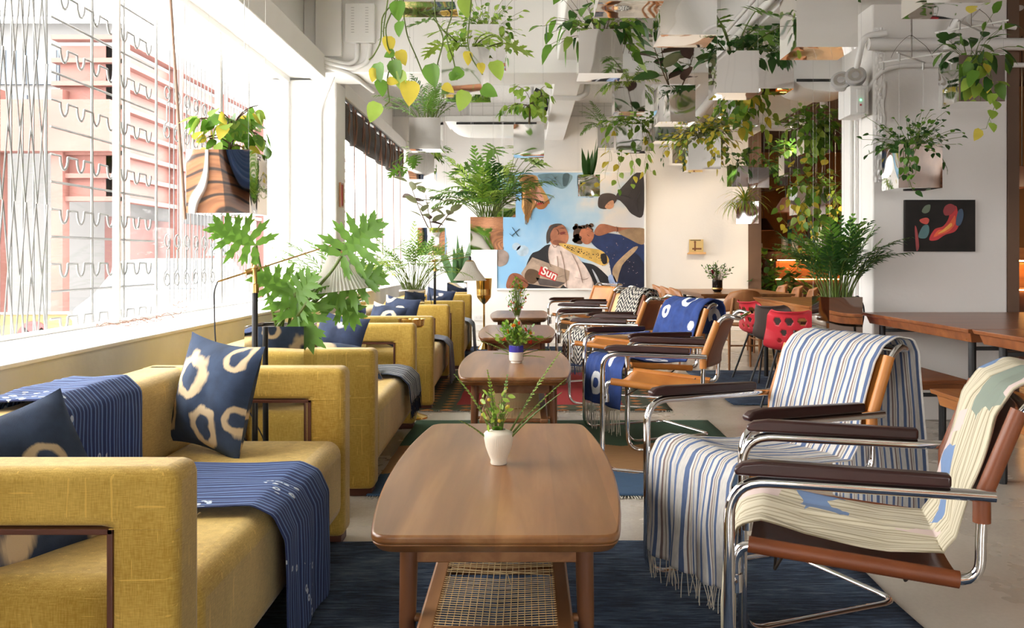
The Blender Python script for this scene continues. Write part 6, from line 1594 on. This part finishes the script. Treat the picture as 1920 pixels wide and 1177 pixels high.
# record sleeve on a ledge
t = thing('wall_ledge', 'small pale wooden ledge on the back wall', 'shelf', (P(1305, 475, YB).x, YB, P(1305, 475, YB).z))
MB().box(-.135, .135, -.10, 0, -.012, .008).box(-.135, .135, -.10, -.092, .008, .02).build('board', M['leather_p'], t, bevel=.002)
t = thing('record_sleeve', 'yellowed record sleeve propped on the small wall ledge', 'record', (P(1304, 475, YB).x, YB - .06, P(1305, 475, YB).z + .008), R(-4))
MB().box(-.108, .108, -.002, .002, 0, .205).build('sleeve', simple('aged_yellow_card', srgb(206, 178, 118), .6), t, smooth=False)
mb = MB().box(-.03, -.005, -.004, -.002, .03, .15).box(-.06, .08, -.004, -.002, .05, .075).lathe([(0, .0), (.018, 0), (.018, .002), (0, .002)], (-.018, -.002, .165), 14, mat=rx)
mb.build('printed_figure', simple('brown_ink', srgb(120, 78, 46), .6), t, smooth=False)
MB().box(-.09, .07, -.0035, -.002, .185, .198).build('title_band', simple('dark_ink', srgb(84, 72, 50), .6), t, smooth=False)

# ------------------------------------------------------------------ bar and the rooms behind
M['led'] = emit('warm_led_strip', (1.0, .50, .14), 22)
M['barwood'] = wood('bar_wood', srgb(110, 62, 28), srgb(158, 98, 48), srgb(180, 122, 66), 'X', .4)
def bar(label, x0, x1, y, zc, depth=.7):
    t = thing('bar_counter', label, 'counter', ((x0 + x1) / 2, y, 0)); a = (x1 - x0) / 2
    MB().box(-a, a, 0, depth, .0, .78).build('base', M['darkwall'], t, bevel=.004)
    MB().box(-a, a, -.04, depth, .78, zc - .03).build('front_panel', M['barwood'], t, bevel=.004)
    MB().box(-a - .05, a + .05, -.22, depth, zc, zc + .13).build('counter_top', M['barwood'], t, bevel=.006)
    MB().box(-a, a, -.16, -.14, zc - .02, zc - .005).build('led_strip', M['led'], t)
    MB().box(-a, a, -.035, -.02, .755, .765).build('lower_led_strip', M['led'], t)
    return t
bar('wooden bar counter with glowing strip seen through the back opening', 4.15, 6.2, 15.6, 1.09)
bar('wooden bar counter with glowing strip beyond the pier right edge', 5.0, 7.3, 10.2, 1.09)
for k, (x, l) in enumerate(((4.35, 'steel canister at the left end of the far bar counter'), (4.52, 'pale canister second along the far bar counter'), (4.70, 'short white jar on the far bar counter'))):
    t = thing('canister', l, 'canister', (x, 15.75, 1.22)); h = (.22, .19, .16)[k]
    MB().lathe([(0, 0), (.05, 0), (.055, .01), (.055, h), (.04, h + .01), (0, h + .012)], n=20).build('body', M[('steelwire', 'cer_white', 'cer_white')[k]], t)
    MB().lathe([(0, h + .01), (.018, h + .012), (.018, h + .03), (0, h + .032)], n=14).build('lid', M['black'], t)
def pendant(label, x, y, z, r=.17):
    t = thing('pendant_lamp', label, 'pendant lamp', (x, y, z))
    MB().lathe([(.03, .20), (.05, .19), (r, 0), (r - .006, 0), (.045, .185), (0, .19)], n=36).build('shade', M['darkwall'], t)
    MB().tube([(0, 0, .19), (0, 0, 3.15 - z)], .004, 6).build('cord', M['black'], t)
    MB().lathe([(0, .03), (.03, .045), (.035, .07), (.02, .1), (0, .11)], n=16).build('bulb', M['bulb'], t)
    return t
M['bulb'] = emit('warm_bulb', (1.0, .62, .28), 60)
for (px, py, D, lab) in ((1473, 398, 12.6, 'dark cone pendant lamp nearest the back wall opening'), (1497, 424, 13.6, 'dark cone pendant lamp beside the tall wall mirror'), (1527, 428, 14.8, 'dark cone pendant lamp before the orange wall'), (1432, 432, 15.4, 'dark cone pendant lamp hanging lowest at the opening'), (1560, 415, 16.2, 'dark cone pendant lamp partly behind the pier edge'), (1916, 352, 8.6, 'pale cone pendant lamp at the right edge of view')):
    p = P(px, py, D); pendant(lab, p.x, p.y, p.z)
# low warm wall panels and shelves in the bar
t = thing('wall_mirror', 'tall mirror-faced panel standing behind the pendant lamps', 'mirror', (4.35, 17.2, 0))
MB().box(-.45, .45, 0, .04, .4, 2.4).build('panel', M['mirror2'], t, smooth=False)
MB().box(-.47, .47, .005, .05, .0, .4).build('plinth', M['darkwall'], t)
t = thing('poster', 'orange poster with figures on the wall behind the bar', 'poster', (5.05, 17.97, 1.75))
MB().box(-.35, .35, 0, .02, -.6, .6).build('sheet', simple('orange_poster', srgb(206, 120, 66), .6), t, smooth=False)
mb = MB().lathe([(0, 0), (.10, 0), (.10, .003), (0, .003)], (.1, -.001, .25), 20, mat=rx).box(-.2, .05, -.003, 0, -.35, .1)
mb.build('figures', simple('poster_teal', srgb(60, 110, 110), .6), t)
t = thing('abstract_panel', 'teal and maroon abstract panel beside the pier', 'poster', (5.62, 17.97, 1.65))
MB().box(-.25, .25, 0, .02, -.6, .6).build('sheet', simple('grey_poster', srgb(150, 140, 136), .6), t, smooth=False)
MB().box(-.18, .18, -.003, 0, -.5, .35).build('teal_field', simple('teal_field', srgb(60, 116, 116), .6), t)
MB().lathe([(0, 0), (.09, 0), (.09, .004), (0, .004)], (0, -.002, .1), 20, mat=rx @ Matrix.Scale(1, 3)).build('maroon_oval', M['maroon'], t)
t = thing('bar_shelf', 'dark wooden shelf below the strip-lit counter at right edge', 'shelf', (6.2, 9.6, .0))
MB().box(-.95, 1.1, -.15, .15, .70, .73).build('board', M['barwood'], t)
for x in (-.85, 1.0): MB().box(x - .02, x + .02, -.1, .1, 0, .7).build('support', M['black'], t)
# wall behind the right bar
struct('partition_bar', MB().box(5.0, 7.5, 11.1, 11.2, 0, 3.15), M['mustard'], smooth=False)
struct('trim_3', MB().box(3.27, 3.35, 6.35, 6.98, 0, 3.15), M['taupe'], smooth=False)

# ------------------------------------------------------------------ spot lamps
def spot(label, loc, aim, e, col=(1, .74, .46), size=70, body='white_m', rad=.045, ln=.14):
    loc = Vector(loc); d = (Vector(aim) - loc).normalized()
    q = (-d).to_track_quat('Z', 'Y').to_matrix()
    t = thing('spot_lamp', label, 'spot lamp', loc)
    MB().lathe([(0, ln), (rad * .8, ln), (rad, ln - .02), (rad, -.02), (rad - .004, -.02), (rad - .006, .02), (0, .02)], n=24, mat=q).build('can', M[body], t)
    MB().lathe([(0, -.004), (rad * .6, -.004), (rad * .6, .004), (0, .004)], n=18, mat=q).build('lamp_face', M['bulb2'], t)
    top = ceil_z(loc.x, loc.y) - loc.z
    MB().tube([(0, 0, ln * .5), (0, 0, top)], .008, 8).build('stem', M[body], t)
    l = bpy.data.lights.new('spot_light', 'SPOT'); l.energy = e; l.color = col; l.spot_size = R(size); l.spot_blend = .6; l.shadow_soft_size = .05
    o = bpy.data.objects.new('spot_light', l); C.objects.link(o); o.parent = t; o.location = d * .04; o.rotation_euler = (-d).to_track_quat('Z', 'Y').to_euler()
    return t
M['bulb2'] = emit('lit_spot_face', (1.0, .80, .55), 18)
spot('small spot lamp lighting the wall over the dining table', (2.6, 12.6, 2.6), (2.9, 14.3, .9), 32, (1, .84, .66), 92)
spot('spot lamp aimed at the dining table from right beam', (2.2, 10.6, 2.72), (2.3, 10.4, .7), 60, size=70)
spot('spot lamp lighting the large photograph from middle beam', (1.3, 12.2, 2.8), (1.2, 14.3, 1.7), 30, size=80)
spot('lit spot lamp glowing at the far bar ceiling', (P(1545, 196, 10.6).x, 10.6, P(1545, 196, 10.6).z), (4.2, 12.5, .8), 80, size=80)
spot('spot lamp hanging at the top right corner', (P(1908, 12, 7.6).x, 7.6, P(1908, 12, 7.6).z), (5.4, 9.6, .6), 80, size=70)
spot('white spot cylinder left of lit bar spot', (P(1490, 235, 11.6).x, 11.6, P(1490, 235, 11.6).z), (5.0, 14.5, 1.0), 60, size=80)  # its face glows and it casts a warm beam like the others
spot('white spot cylinder beside a similar one in bar opening', (P(1505, 228, 12.0).x, 12.0, P(1505, 228, 12.0).z), (4.6, 16.5, .8), 60, size=80)
